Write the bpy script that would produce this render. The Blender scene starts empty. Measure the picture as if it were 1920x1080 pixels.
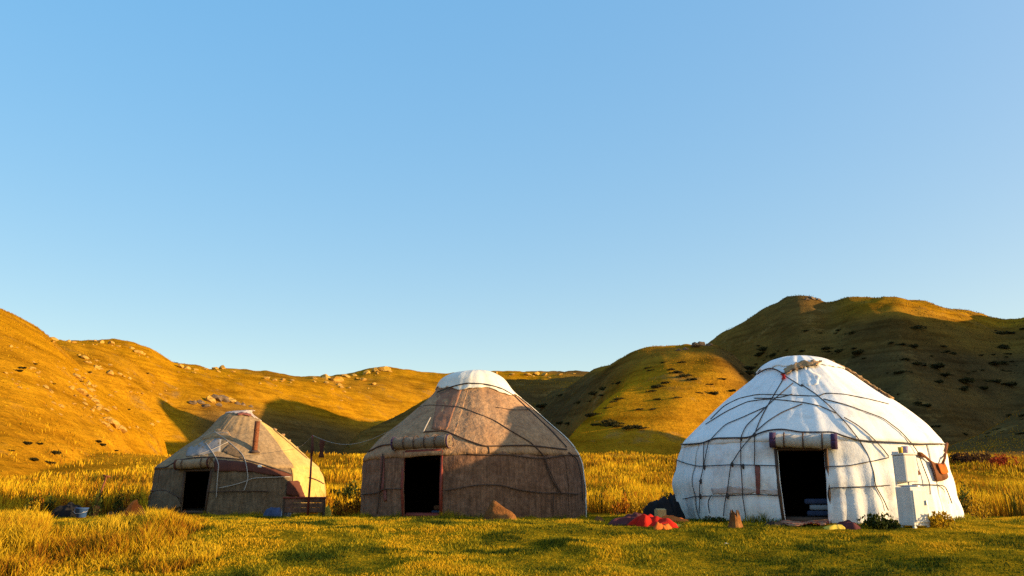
import bpy, bmesh, math, random
import numpy as np
from mathutils import Vector, Matrix

rng = np.random.default_rng(7)
random.seed(7)
R = math.radians
scene = bpy.context.scene
COL = scene.collection

# ------------------------------------------------------------------ camera
F, PITCH, CZ = 1500.0, math.atan2(397.0, 1500.0), 0.36      # focal length in photo pixels, tilt, eye height over the yurts' base
cam_d = bpy.data.cameras.new('camera')
cam = bpy.data.objects.new('camera', cam_d); COL.objects.link(cam)
cam_d.sensor_width = 36.0; cam_d.lens = 36.0 * F / 1920.0
cam_d.clip_start = 0.05; cam_d.clip_end = 6000
cam.location = (0, 0, CZ); cam.rotation_euler = (math.pi / 2 + PITCH, 0, 0)
scene.camera = cam

# ------------------------------------------------------------------ sky, sun, exposure
SUN_AZ, SUN_EL = R(105.0), R(8.5)                            # clockwise from the view axis
SUN = Vector((math.sin(SUN_AZ) * math.cos(SUN_EL), math.cos(SUN_AZ) * math.cos(SUN_EL), math.sin(SUN_EL)))
world = bpy.data.worlds.new('World'); scene.world = world; world.use_nodes = True
wn, wl = world.node_tree.nodes, world.node_tree.links
wn.clear()
w_out = wn.new('ShaderNodeOutputWorld'); w_bg = wn.new('ShaderNodeBackground'); sky = wn.new('ShaderNodeTexSky')
sky.sky_type = 'NISHITA'; sky.sun_disc = False
sky.sun_elevation = SUN_EL; sky.sun_rotation = SUN_AZ
sky.altitude = 1800; sky.air_density = 1.2; sky.dust_density = 10.0; sky.ozone_density = 1.0
w_bg.inputs['Strength'].default_value = 0.15
# the photograph's grading of the whole sky: flatter and more saturated than the physical one
w_g = wn.new('ShaderNodeGamma'); w_g.inputs['Gamma'].default_value = 0.2; wl.new(sky.outputs[0], w_g.inputs['Color'])
w_c = w_g.outputs[0]
for sat_, val_, hue_ in ((2.0, 1.5, 0.51), (2.0, 1.51, 0.5), (1.25, 1.0, 0.5)):
    w_h = wn.new('ShaderNodeHueSaturation'); w_h.inputs['Hue'].default_value = hue_; w_h.inputs['Saturation'].default_value = sat_; w_h.inputs['Value'].default_value = val_
    wl.new(w_c, w_h.inputs['Color']); w_c = w_h.outputs[0]
wl.new(w_c, w_bg.inputs['Color']); wl.new(w_bg.outputs[0], w_out.inputs['Surface'])
sun_d = bpy.data.lights.new('sun', 'SUN'); sun_d.energy = 5.0; sun_d.angle = R(0.5); sun_d.color = (1.0, 0.69, 0.335)
sun = bpy.data.objects.new('sun', sun_d); COL.objects.link(sun)
sun.rotation_euler = SUN.to_track_quat('Z', 'Y').to_euler(); sun.location = (40, -20, 30)
scene.view_settings.view_transform = 'Standard'; scene.view_settings.look = 'None'
scene.view_settings.exposure = 1.1; scene.view_settings.gamma = 1.0; scene.view_settings.use_curve_mapping = False
scene.render.engine = 'CYCLES'
scene.cycles.use_denoising = False
scene.cycles.max_bounces = 6; scene.cycles.diffuse_bounces = 3; scene.cycles.glossy_bounces = 2
scene.cycles.transmission_bounces = 4; scene.cycles.transparent_max_bounces = 4
scene.cycles.sample_clamp_indirect = 4.0

# ------------------------------------------------------------------ helpers
def pixdir(px, py):
    X, Y = px - 960.0, 540.0 - py
    c, s = math.cos(PITCH), math.sin(PITCH)
    return np.array([X, F * c - Y * s, F * s + Y * c])

def az_tan(px, py):
    d = pixdir(px, py); return math.atan2(d[0], d[1]), d[2] / math.hypot(d[0], d[1])

def pchip(xs, ys):
    xs = np.array(xs, float); ys = np.array(ys, float)
    h = np.diff(xs); d = np.diff(ys) / h
    m = np.zeros_like(xs); m[0], m[-1] = d[0], d[-1]
    for i in range(1, len(xs) - 1):
        if d[i - 1] * d[i] > 0:
            w1, w2 = 2 * h[i] + h[i - 1], h[i] + 2 * h[i - 1]
            m[i] = (w1 + w2) / (w1 / d[i - 1] + w2 / d[i])
    def f(x):
        x = np.clip(np.asarray(x, float), xs[0], xs[-1])
        i = np.clip(np.searchsorted(xs, x) - 1, 0, len(xs) - 2)
        t = (x - xs[i]) / h[i]
        return ((1 + 2 * t) * (1 - t) ** 2 * ys[i] + t * (1 - t) ** 2 * h[i] * m[i]
                + t * t * (3 - 2 * t) * ys[i + 1] + t * t * (t - 1) * h[i] * m[i + 1])
    return f

_perm = np.random.default_rng(3).random((256, 256))
def vnoise(x, y):
    xi, yi = np.floor(x).astype(int), np.floor(y).astype(int)
    u, v = x - xi, y - yi
    u = u * u * (3 - 2 * u); v = v * v * (3 - 2 * v)
    g = lambda a, b: _perm[a & 255, b & 255]
    return ((g(xi, yi) * (1 - u) + g(xi + 1, yi) * u) * (1 - v) + (g(xi, yi + 1) * (1 - u) + g(xi + 1, yi + 1) * u) * v) * 2 - 1

def fbm(x, y, s, oct=4, gain=0.5):
    x = np.asarray(x, float) / s; y = np.asarray(y, float) / s
    a, t = 1.0, 0.0
    for k in range(oct):
        t = t + a * vnoise(x + 17.3 * k, y - 9.1 * k); x, y, a = x * 2.03, y * 2.03, a * gain
    return t

def sstep(a, b, x):
    t = np.clip((x - a) / (b - a), 0, 1); return t * t * (3 - 2 * t)

def smax(a, b, k):
    h = np.maximum(k - np.abs(a - b), 0) / np.maximum(k, 1e-6)
    return np.maximum(a, b) + h * h * k * 0.25

def tag(o, label=None, cat=None, group=None, kind=None):
    if label: o['label'] = label
    if cat: o['category'] = cat
    if group: o['group'] = group
    if kind: o['kind'] = kind
    return o

def link(o, parent=None):
    COL.objects.link(o)
    if parent: o.parent = parent
    return o

def empty(name, loc, rz=0.0):
    o = bpy.data.objects.new(name, None); COL.objects.link(o)
    o.location = loc; o.rotation_euler = (0, 0, rz); o.empty_display_size = 0.2
    return o

def mesh_np(name, verts, faces, mat, parent=None, smooth=True, cols=None, link_it=True):
    """verts (n,3); faces: (m,3)/(m,4) array or list of tuples"""
    me = bpy.data.meshes.new(name)
    if isinstance(faces, np.ndarray):
        n, m, k = len(verts), len(faces), faces.shape[1]
        me.vertices.add(n); me.vertices.foreach_set('co', np.asarray(verts, np.float32).ravel())
        me.loops.add(m * k); me.loops.foreach_set('vertex_index', faces.astype(np.int32).ravel())
        me.polygons.add(m)
        me.polygons.foreach_set('loop_start', np.arange(0, m * k, k, dtype=np.int32))
        me.polygons.foreach_set('loop_total', np.full(m, k, dtype=np.int32))
        me.update(calc_edges=True)
    else:
        me.from_pydata([tuple(map(float, v)) for v in verts], [], faces); me.update()
    me.polygons.foreach_set('use_smooth', np.full(len(me.polygons), smooth, dtype=bool))
    if cols is not None:
        ca = me.color_attributes.new('tint', 'FLOAT_COLOR', 'POINT')
        c4 = np.ones((len(verts), 4), np.float32); c4[:, :3] = cols
        ca.data.foreach_set('color', c4.ravel())
    if mat: me.materials.append(mat)
    o = bpy.data.objects.new(name, me)
    if link_it: link(o, parent)
    return o

def bm_obj(name, bm, mat, parent=None, smooth=False):
    me = bpy.data.meshes.new(name); bm.to_mesh(me); bm.free()
    me.polygons.foreach_set('use_smooth', np.full(len(me.polygons), smooth, dtype=bool))
    me.materials.append(mat)
    return link(bpy.data.objects.new(name, me), parent)

def bm_box(bm, c, s, rot=None, bevel=0.0):
    r = bmesh.ops.create_cube(bm, size=1.0)
    M = Matrix.Translation(c) @ (rot.to_4x4() if rot else Matrix.Identity(4)) @ Matrix.Diagonal((*s, 1))
    bmesh.ops.transform(bm, matrix=M, verts=r['verts'])
    if bevel > 0:
        es = list({e for v in r['verts'] for e in v.link_edges})
        bmesh.ops.bevel(bm, geom=es, offset=bevel, segments=2, affect='EDGES', profile=0.6)

def tube(pts, rad, seg=6, cap=True, taper=None):
    """verts, faces of a tube along a polyline"""
    P = np.array(pts, float); n = len(P)
    T = np.gradient(P, axis=0); T /= np.linalg.norm(T, axis=1)[:, None] + 1e-9
    V, Fc = [], []
    up = np.array([0.0, 0.0, 1.0])
    if abs(T[0] @ up) > 0.9: up = np.array([1.0, 0, 0])
    a = up - (up @ T[0]) * T[0]
    for i in range(n):
        a = a - (a @ T[i]) * T[i]; a /= np.linalg.norm(a) + 1e-9
        b = np.cross(T[i], a)
        r = rad if taper is None else rad * taper[i]
        for k in range(seg):
            th = 2 * math.pi * k / seg
            V.append(P[i] + r * (math.cos(th) * a + math.sin(th) * b))
    for i in range(n - 1):
        for k in range(seg):
            k2 = (k + 1) % seg
            Fc.append((i * seg + k, i * seg + k2, (i + 1) * seg + k2, (i + 1) * seg + k))
    if cap:
        Fc.append(tuple(range(seg))[::-1]); Fc.append(tuple((n - 1) * seg + k for k in range(seg)))
    return V, Fc

def tube_obj(name, pts, rad, mat, parent=None, seg=6, taper=None):
    v, f = tube(pts, rad, seg, True, taper)
    return mesh_np(name, v, f, mat, parent)

def resample(pts, step):
    P = np.array(pts, float); L = np.r_[0, np.cumsum(np.linalg.norm(np.diff(P, axis=0), axis=1))]
    n = max(3, int(L[-1] / step) + 1); s = np.linspace(0, L[-1], n)
    return np.stack([np.interp(s, L, P[:, k]) for k in range(P.shape[1])], 1)

# ------------------------------------------------------------------ materials
def new_mat(name):
    m = bpy.data.materials.new(name); m.use_nodes = True
    nt = m.node_tree; b = nt.nodes['Principled BSDF']
    return m, nt, nt.nodes, nt.links, b

def fabric(name, c1, c2, scale=3.0, rough=0.95, bump=0.35, fine=60.0, stain=None, stain_amt=0.35, streak=0.0, mottle=0.0):
    """woven or felted cloth: blotchy tone, fibre relief, optional shaped stains and vertical streaks"""
    m, nt, N, L, b = new_mat(name)
    tc = N.new('ShaderNodeTexCoord')
    n1 = N.new('ShaderNodeTexNoise'); n1.inputs['Scale'].default_value = scale; n1.inputs['Detail'].default_value = 6; n1.inputs['Roughness'].default_value = 0.65
    L.new(tc.outputs['Object'], n1.inputs['Vector'])
    r1 = N.new('ShaderNodeValToRGB'); r1.color_ramp.elements[0].position = 0.3; r1.color_ramp.elements[1].position = 0.7
    r1.color_ramp.elements[0].color = (*c1, 1); r1.color_ramp.elements[1].color = (*c2, 1)
    L.new(n1.outputs['Fac'], r1.inputs['Fac'])
    out = r1.outputs['Color']
    if streak > 0:
        mp = N.new('ShaderNodeMapping'); mp.inputs['Scale'].default_value = (14, 14, 0.8); L.new(tc.outputs['Object'], mp.inputs['Vector'])
        n3 = N.new('ShaderNodeTexNoise'); n3.inputs['Scale'].default_value = 1.6; n3.inputs['Detail'].default_value = 5; L.new(mp.outputs[0], n3.inputs['Vector'])
        r3 = N.new('ShaderNodeValToRGB'); r3.color_ramp.elements[0].position = 0.35; r3.color_ramp.elements[1].position = 0.65
        r3.color_ramp.elements[0].color = (1 - streak,) * 3 + (1,); r3.color_ramp.elements[1].color = (1, 1, 1, 1); L.new(n3.outputs['Fac'], r3.inputs['Fac'])
        mx = N.new('ShaderNodeMix'); mx.data_type = 'RGBA'; mx.blend_type = 'MULTIPLY'; mx.inputs['Factor'].default_value = 1.0
        L.new(out, mx.inputs['A']); L.new(r3.outputs['Color'], mx.inputs['B']); out = mx.outputs['Result']
    if mottle > 0:
        n6 = N.new('ShaderNodeTexNoise'); n6.inputs['Scale'].default_value = 13; n6.inputs['Detail'].default_value = 6; n6.inputs['Roughness'].default_value = 0.75; L.new(tc.outputs['Object'], n6.inputs['Vector'])
        r6 = N.new('ShaderNodeValToRGB'); r6.color_ramp.elements[0].position = 0.34; r6.color_ramp.elements[1].position = 0.62
        r6.color_ramp.elements[0].color = (1 - mottle,) * 3 + (1,); r6.color_ramp.elements[1].color = (1.1, 1.1, 1.1, 1); L.new(n6.outputs['Fac'], r6.inputs['Fac'])
        m6 = N.new('ShaderNodeMix'); m6.data_type = 'RGBA'; m6.blend_type = 'MULTIPLY'; m6.inputs['Factor'].default_value = 1.0
        L.new(out, m6.inputs['A']); L.new(r6.outputs['Color'], m6.inputs['B']); out = m6.outputs['Result']
    if stain:
        n4 = N.new('ShaderNodeTexNoise'); n4.inputs['Scale'].default_value = 1.7; n4.inputs['Detail'].default_value = 8; n4.inputs['Roughness'].default_value = 0.7; L.new(tc.outputs['Object'], n4.inputs['Vector'])
        r4 = N.new('ShaderNodeValToRGB'); r4.color_ramp.elements[0].position = 0.52; r4.color_ramp.elements[1].position = 0.75
        r4.color_ramp.elements[0].color = (0, 0, 0, 1); r4.color_ramp.elements[1].color = (stain_amt,) * 3 + (1,); L.new(n4.outputs['Fac'], r4.inputs['Fac'])
        mx2 = N.new('ShaderNodeMix'); mx2.data_type = 'RGBA'; mx2.inputs['B'].default_value = (*stain, 1)
        L.new(r4.outputs['Color'], mx2.inputs['Factor']); L.new(out, mx2.inputs['A']); out = mx2.outputs['Result']
    L.new(out, b.inputs['Base Color'])
    b.inputs['Roughness'].default_value = rough
    b.inputs['Specular IOR Level'].default_value = 0.15
    n2 = N.new('ShaderNodeTexNoise'); n2.inputs['Scale'].default_value = fine; n2.inputs['Detail'].default_value = 4; L.new(tc.outputs['Object'], n2.inputs['Vector'])
    n5 = N.new('ShaderNodeTexNoise'); n5.inputs['Scale'].default_value = 7.0; n5.inputs['Detail'].default_value = 3; L.new(tc.outputs['Object'], n5.inputs['Vector'])
    ad = N.new('ShaderNodeMath'); ad.operation = 'MULTIPLY_ADD'; ad.inputs[1].default_value = 3.0; L.new(n5.outputs['Fac'], ad.inputs[0]); L.new(n2.outputs['Fac'], ad.inputs[2])
    bp = N.new('ShaderNodeBump'); bp.inputs['Strength'].default_value = bump; bp.inputs['Distance'].default_value = 0.012; L.new(ad.outputs[0], bp.inputs['Height']); L.new(bp.outputs[0], b.inputs['Normal'])
    return m

def plain(name, col, rough=0.7, metal=0.0, var=0.25, scale=20.0, bump=0.2):
    m, nt, N, L, b = new_mat(name)
    tc = N.new('ShaderNodeTexCoord'); n = N.new('ShaderNodeTexNoise'); n.inputs['Scale'].default_value = scale; n.inputs['Detail'].default_value = 6
    L.new(tc.outputs['Object'], n.inputs['Vector'])
    r = N.new('ShaderNodeValToRGB'); r.color_ramp.elements[0].position = 0.3; r.color_ramp.elements[1].position = 0.7
    r.color_ramp.elements[0].color = (*[c * (1 - var) for c in col], 1); r.color_ramp.elements[1].color = (*[min(1, c * (1 + var)) for c in col], 1)
    L.new(n.outputs['Fac'], r.inputs['Fac']); L.new(r.outputs['Color'], b.inputs['Base Color'])
    b.inputs['Roughness'].default_value = rough; b.inputs['Metallic'].default_value = metal
    b.inputs['Specular IOR Level'].default_value = 0.3
    bp = N.new('ShaderNodeBump'); bp.inputs['Strength'].default_value = bump; bp.inputs['Distance'].default_value = 0.01; L.new(n.outputs['Fac'], bp.inputs['Height']); L.new(bp.outputs[0], b.inputs['Normal'])
    return m

def vcol_mat(name, rough=0.8, trans=0.25):
    """leaf or blade: its own colour comes from the mesh, some light passes through"""
    m, nt, N, L, b = new_mat(name)
    a = N.new('ShaderNodeVertexColor'); a.layer_name = 'tint'
    L.new(a.outputs['Color'], b.inputs['Base Color'])
    b.inputs['Roughness'].default_value = rough; b.inputs['Specular IOR Level'].default_value = 0.1
    t = N.new('ShaderNodeBsdfTranslucent'); L.new(a.outputs['Color'], t.inputs['Color'])
    mix = N.new('ShaderNodeMixShader'); mix.inputs[0].default_value = trans
    L.new(b.outputs[0], mix.inputs[1]); L.new(t.outputs[0], mix.inputs[2]); L.new(mix.outputs[0], N['Material Output'].inputs['Surface'])
    return m

# ------------------------------------------------------------------ terrain
def sky_fn(pts):
    a = [az_tan(*p) for p in pts]
    return pchip([p[0] for p in a], [p[1] for p in a])

def px_fn(pts, y=800):
    return pchip([az_tan(p[0], y)[0] for p in pts], [p[1] for p in pts])

def deg_ext(fn_pts):   # (azimuth in degrees, value)
    return pchip([R(p[0]) for p in fn_pts], [p[1] for p in fn_pts])

class Hill:
    """a ridge seen from the valley: crest elevation, crest distance and foot distance, all by compass direction"""
    def __init__(s, crest, dist, foot, p=1.25, back=1.0):
        s.crest, s.dist, s.foot, s.p, s.back = crest, dist, foot, p, back
        A = np.linspace(-math.pi, math.pi, 1441)
        t = np.linspace(0.05, 1, 80)[:, None]
        rc, r0 = dist(A), foot(A)
        z = np.sin(t * math.pi / 2) ** p
        k = (z / (r0 + t * (rc - r0)) * rc).max(0)          # how far the visible edge overshoots the crest line
        s.A, s.k = A, k
    def __call__(s, az, r):
        rc, r0 = s.dist(az), s.foot(az)
        H = (s.crest(az) * rc) / np.interp(az, s.A, s.k)
        t = (r - r0) / (rc - r0)
        up = np.sin(np.clip(t, 0, 1) * math.pi / 2) ** s.p
        dn = np.exp(-np.maximum(t - 1, 0) ** 2 * s.back)
        return H * up * dn + CZ * sstep(0, 0.3, t) - 0.5 * np.maximum(r0 - r, 0)

E = lambda px, py: az_tan(px, py)[1]
D_ = lambda px: math.degrees(az_tan(px, 750)[0])
far_ridge = Hill(
    deg_ext([(-180, .02), (-70, .05), (-48, .22), (D_(-150), E(-150, 600)), (D_(0), E(0, 612)), (D_(90), E(90, 636)), (D_(200), E(200, 640)), (D_(260), E(260, 656)), (D_(330), E(330, 684)), (D_(450), E(450, 694)), (D_(560), E(560, 706)), (D_(640), E(640, 703)),
             (D_(720), E(720, 692)), (D_(830), E(830, 699)), (D_(950), E(950, 697)), (D_(1110), E(1110, 699)), (D_(1250), E(1250, 715)), (D_(1450), E(1450, 770)), (45, .06), (100, .02), (180, .02)]),
    deg_ext([(-180, 600), (-60, 300), (D_(0), 310), (D_(300), 345), (D_(560), 400), (D_(700), 480), (D_(850), 540), (D_(1100), 560), (60, 560), (180, 600)]),
    deg_ext([(-180, 300), (-60, 110), (D_(0), 115), (D_(300), 165), (D_(560), 205), (D_(700), 245), (D_(850), 280), (D_(1100), 290), (180, 300)]), p=1.15)
left_hill = Hill(
    deg_ext([(-180, .01), (-120, .05), (-75, .2), (-50, .34), (D_(-200), E(-200, 500)), (D_(0), E(0, 585)), (D_(50), E(50, 613)), (D_(90), E(90, 640)), (D_(150), E(150, 690)), (D_(210), E(210, 735)), (D_(260), E(260, 768)), (D_(300), E(300, 795)), (D_(318), E(318, 830)), (D_(335), E(335, 880)), (D_(380), E(380, 935)), (D_(420), .0), (180, .0)]),
    deg_ext([(-180, 120), (-70, 130), (D_(0), 150), (D_(200), 135), (D_(320), 115), (180, 115)]),
    deg_ext([(-180, 30), (-60, 30), (D_(0), 34), (D_(200), 44), (D_(320), 70), (180, 70)]), p=1.1)
right_hill = Hill(
    deg_ext([(-180, .01), (D_(950), .03), (D_(1000), E(1000, 790)), (D_(1110), E(1110, 720)), (D_(1200), E(1200, 690)), (D_(1270), E(1270, 662)), (D_(1330), E(1330, 642)), (D_(1400), E(1400, 608)), (D_(1460), E(1460, 578)), (D_(1515), E(1515, 557)), (D_(1535), E(1535, 558)), (D_(1572), E(1572, 568)), (D_(1610), E(1610, 559)),
             (D_(1665), E(1665, 553)), (D_(1750), E(1750, 563)), (D_(1830), E(1830, 576)), (D_(1920), E(1920, 590)), (40, .21), (50, .205), (60, .205), (67, .205), (71, .21), (76, .225), (84, .08), (100, .02), (180, .01)]),  # past the view the crest is shaped for the shadows it casts
    deg_ext([(-180, 300), (D_(1110), 300), (D_(1330), 255), (D_(1520), 250), (D_(1700), 248), (D_(1760), 268), (D_(1830), 290), (D_(1920), 300), (40, 285), (47, 250), (60, 310), (80, 320), (180, 320)]),
    deg_ext([(-180, 230), (D_(1110), 235), (D_(1330), 190), (D_(1520), 150), (D_(1750), 130), (D_(1920), 145), (45, 150), (55, 190), (180, 220)]), p=1.15)
saddle = Hill(
    deg_ext([(-180, .0), (D_(560), .0), (D_(620), E(620, 880)), (D_(680), E(680, 818)), (D_(760), E(760, 772)), (D_(830), E(830, 732)), (D_(900), E(900, 715)), (D_(1000), E(1000, 712)), (D_(1110), E(1110, 702)), (D_(1250), E(1250, 690)), (D_(1400), E(1400, 760)), (D_(1500), .0), (180, .0)]),
    deg_ext([(-180, 250), (D_(680), 215), (D_(900), 250), (D_(1110), 265), (180, 260)]),
    deg_ext([(-180, 150), (D_(680), 150), (D_(900), 165), (D_(1110), 180), (180, 180)]), p=1.1)
spur = Hill(
    deg_ext([(-180, .0), (D_(880), .0), (D_(960), E(960, 800)), (D_(1030), E(1030, 748)), (D_(1110), E(1110, 700)), (D_(1150), E(1150, 681)), (D_(1195), E(1195, 664)), (D_(1220), E(1220, 658)), (D_(1270), E(1270, 654)), (D_(1340), E(1340, 656)), (D_(1370), E(1370, 668)), (D_(1400), E(1400, 695)), (D_(1460), E(1460, 740)), (D_(1600), E(1600, 810)), (D_(1750), .02), (180, .0)]),
    deg_ext([(-180, 200), (D_(1000), 210), (D_(1200), 190), (D_(1400), 185), (180, 180)]),
    deg_ext([(-180, 150), (D_(950), 150), (D_(1050), 125), (D_(1150), 92), (D_(1200), 80), (D_(1400), 78), (D_(1600), 85), (180, 90)]), p=1.0)

lawn_prof = pchip([-400, -60, -20, 0, 4, 9, 11, 12.6, 14, 17, 20, 24, 30, 40, 52, 60, 70, 90, 140, 400, 2000],
                  [-9, -3.5, -2.0, -1.2, -1.0, -.44, -.2, -.03, 0, .0, .0, .12, .7, 1.9, 3.1, 3.3, 2.9, 2.6, 4.0, 6, 6])
YURTS_XY = []
def height(x, y):
    x = np.asarray(x, float); y = np.asarray(y, float)
    r = np.hypot(x, y); az = np.arctan2(x, y)
    z = lawn_prof(y)
    shade_kn = 18.0 * np.exp(-(((x - 70) / 21) ** 2 + ((y - 74) / 14) ** 2))      # knoll added beside the field, mostly out of view, to cast shade
    z = z + shade_kn + 15.0 * np.exp(-(((x - 84) / 15) ** 2 + ((y - 52) / 12) ** 2))  # second knoll, out of view, added to shade the far right
    k = 2.5 * sstep(40, 120, r)
    for h in (far_ridge, left_hill, right_hill, saddle):
        z = smax(z, h(az, r), k)
    z = smax(z, spur(az + R(6.0) * sstep(128, 85, r), r), k)
    z = z + 26.0 * np.exp(-(((x - 146) / 18) ** 2 + ((y - 147) / 16) ** 2))     # unseen knob added on the hill to cast the valley shadow
    nf = sstep(60, 200, r)
    gul = 1 - np.abs(fbm(az * 15 + 0.006 * r, r / 90.0, 1.0, 3))          # shallow gullies running down the slopes
    z = z + nf * (1.2 * fbm(x, y, 38, 5, .55) + 0.7 * fbm(x + 90, y, 11, 4, .55) + 0.8 * (gul - 0.6))
    z = z + sstep(26, 60, r) * (1 - nf) * 0.15 * fbm(x, y, 5, 3)
    near = 1 - sstep(22, 40, r)
    z = z + near * (0.028 * fbm(x, y, 0.9, 3) + 0.03 * fbm(x + 40, y, 3.0, 2))
    return z

def ground(px, py, tmax=900.0, t0=6.0):
    """where the view ray of a photo pixel meets the terrain"""
    d = pixdir(px, py); d = d / math.hypot(d[0], d[1])
    t = np.exp(np.linspace(math.log(t0), math.log(tmax), 2500))
    g = CZ + t * d[2] - height(t * d[0], t * d[1])
    i = np.argmax(g < 0)
    if i == 0: return None
    a = g[i - 1] / (g[i - 1] - g[i]); tt = t[i - 1] + a * (t[i] - t[i - 1])
    return np.array([tt * d[0], tt * d[1], CZ + tt * d[2]])
def zat(x, y): return float(height(np.array([x]), np.array([y]))[0])

def make_terrain():
    az = np.r_[np.arange(-180, -42, 3.0), np.arange(-42, 42, 0.16), np.arange(42, 90, 0.8), np.arange(90, 180, 3.0)]
    rr = np.r_[0.0, np.geomspace(0.6, 7.5, 26), np.arange(7.7, 30, 0.16), np.geomspace(30.2, 700, 190), np.geomspace(720, 2500, 14)]
    A, RR = np.meshgrid(np.radians(az), rr)
    X, Y = RR * np.sin(A), RR * np.cos(A)
    Z = height(X, Y)
    n, m = len(rr), len(az)
    V = np.stack([X, Y, Z], -1).reshape(-1, 3)
    i, j = np.meshgrid(np.arange(n - 1), np.arange(m), indexing='ij')
    j2 = (j + 1) % m
    Fq = np.stack([i * m + j, (i + 1) * m + j, (i + 1) * m + j2, i * m + j2], -1).reshape(-1, 4)
    # ground cover: how dry the grass is, with hill shade and crest light mixed in
    r = RR.ravel(); x, y = X.ravel(), Y.ravel(); a = A.ravel()
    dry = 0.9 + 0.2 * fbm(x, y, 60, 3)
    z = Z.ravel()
    dry -= 0.85 * sstep(R(12), R(17), a + 0.0006 * (r - 150)) * sstep(100, 140, r)               # greener north-facing hill, darkened further to deepen its shade
    dry -= 0.8 * sstep(120, 150, r) * (1 - sstep(20, 31, z + 3 * fbm(x, y, 30, 2))) * sstep(R(-23), R(-20), a)   # valley bottom coloured darker to deepen the shadow on it
    dry -= 0.6 * sstep(150, 180, r) * sstep(R(-4), R(1), a) * (1 - sstep(R(5), R(8.5), a)) * (1 - sstep(260, 330, r))  # saddle darkened likewise, shade put into its colour
    dry += 0.6 * sstep(38, 47, z) * sstep(R(21), R(25), a)  # crest turned golden to brighten its sunlit strip
    dry -= 0.85 * sstep(R(20), R(26), a) * sstep(54, 66, r) * (1 - sstep(100, 140, r))  # ground at the right edge darkened as painted shade
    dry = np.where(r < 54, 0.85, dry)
    lawn = (1 - sstep(19, 23, y + 0.08 * x)) * (1 - sstep(30, 40, r))
    lawn *= sstep(-6.5, -4.5, x + 0.1 * (y - 10) + 0.6 * fbm(x, y, 2, 2))
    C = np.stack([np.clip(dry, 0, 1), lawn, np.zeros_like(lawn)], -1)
    m, nt, N, L, b = new_mat('grassland')
    at = N.new('ShaderNodeVertexColor'); at.layer_name = 'tint'
    sp = N.new('ShaderNodeSeparateColor'); L.new(at.outputs['Color'], sp.inputs[0])
    geo = N.new('ShaderNodeNewGeometry')
    def noise(s, d=6, ro=0.6, vec=None):
        q = N.new('ShaderNodeTexNoise'); q.inputs['Scale'].default_value = s; q.inputs['Detail'].default_value = d; q.inputs['Roughness'].default_value = ro
        L.new(vec or geo.outputs['Position'], q.inputs['Vector']); return q.outputs['Fac']
    def ramp(fac, stops):
        q = N.new('ShaderNodeValToRGB'); e = q.color_ramp.elements
        e[0].position, e[0].color = stops[0][0], (*stops[0][1], 1); e[1].position, e[1].color = stops[-1][0], (*stops[-1][1], 1)
        for p, c in stops[1:-1]:
            k = e.new(p); k.color = (*c, 1)
        L.new(fac, q.inputs['Fac']); return q.outputs['Color']
    def mix(f, a_, b_, mode='MIX'):
        q = N.new('ShaderNodeMix'); q.data_type = 'RGBA'; q.blend_type = mode
        if isinstance(f, float): q.inputs['Factor'].default_value = f
        else: L.new(f, q.inputs['Factor'])
        L.new(a_, q.inputs['A']); L.new(b_, q.inputs['B']); return q.outputs['Result']
    dryc = ramp(noise(0.35, 8, 0.7), [(0.25, (.27, .120, .003)), (0.5, (.42, .198, .005)), (0.75, (.54, .272, .008))])
    grn_shade_c = ramp(noise(0.06, 10, 0.72), [(0.3, (.070, .045, .020)), (0.5, (.118, .072, .026)), (0.75, (.20, .112, .031))])  # greener ground, and the tone of the painted hill shade
    hill = mix(sp.outputs[0], grn_shade_c, dryc)
    fine = ramp(noise(2.2, 6, 0.75), [(0.3, (.62, .60, .55)), (0.7, (1.15, 1.15, 1.1))])
    hill = mix(1.0, hill, fine, 'MULTIPLY')
    # faint terraces trodden along the slopes, and thinner and thicker stands of grass
    mp = N.new('ShaderNodeMapping'); mp.inputs['Scale'].default_value = (.05, .05, .85); L.new(geo.outputs['Position'], mp.inputs['Vector'])
    terr_f = noise(1.0, 7, 0.65, mp.outputs[0])
    hill = mix(1.0, hill, ramp(terr_f, [(0.35, (.70, .66, .62)), (0.5, (1.0, 1.0, 1.0)), (0.65, (1.14, 1.14, 1.12))]), 'MULTIPLY')
    hill = mix(1.0, hill, ramp(noise(0.045, 9, 0.68), [(0.32, (.62, .60, .62)), (0.5, (1.0, 1.0, 1.0)), (0.7, (1.15, 1.17, 1.1))]), 'MULTIPLY')
    # bare earth and stony ground showing through in shaped patches
    soil = ramp(noise(0.11, 10, 0.75), [(0.56, (0, 0, 0)), (0.66, (.75, .75, .75))])
    soilc = ramp(noise(1.5, 6, 0.7), [(0.3, (.13, .07, .02)), (0.7, (.34, .20, .06))])
    hill = mix(soil, hill, soilc)
    lawnc = ramp(noise(1.6, 8, 0.7), [(0.3, (.10, .075, .004)), (0.5, (.24, .155, .006)), (0.72, (.36, .21, .008))])
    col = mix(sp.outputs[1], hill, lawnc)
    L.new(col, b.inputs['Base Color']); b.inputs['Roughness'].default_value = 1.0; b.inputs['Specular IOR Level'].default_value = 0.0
    bp = N.new('ShaderNodeBump'); bp.inputs['Strength'].default_value = 0.6; bp.inputs['Distance'].default_value = 0.5
    hs = N.new('ShaderNodeMath'); hs.operation = 'MULTIPLY_ADD'; hs.inputs[1].default_value = 1.6; L.new(terr_f, hs.inputs[0]); L.new(noise(1.1, 8, 0.7), hs.inputs[2]); L.new(hs.outputs[0], bp.inputs['Height']); L.new(bp.outputs[0], b.inputs['Normal'])
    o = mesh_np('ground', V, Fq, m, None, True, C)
    tag(o, 'golden grassy valley floor and hillsides around the yurts', 'ground', kind='structure')
    return o
terrain = make_terrain()
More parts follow.
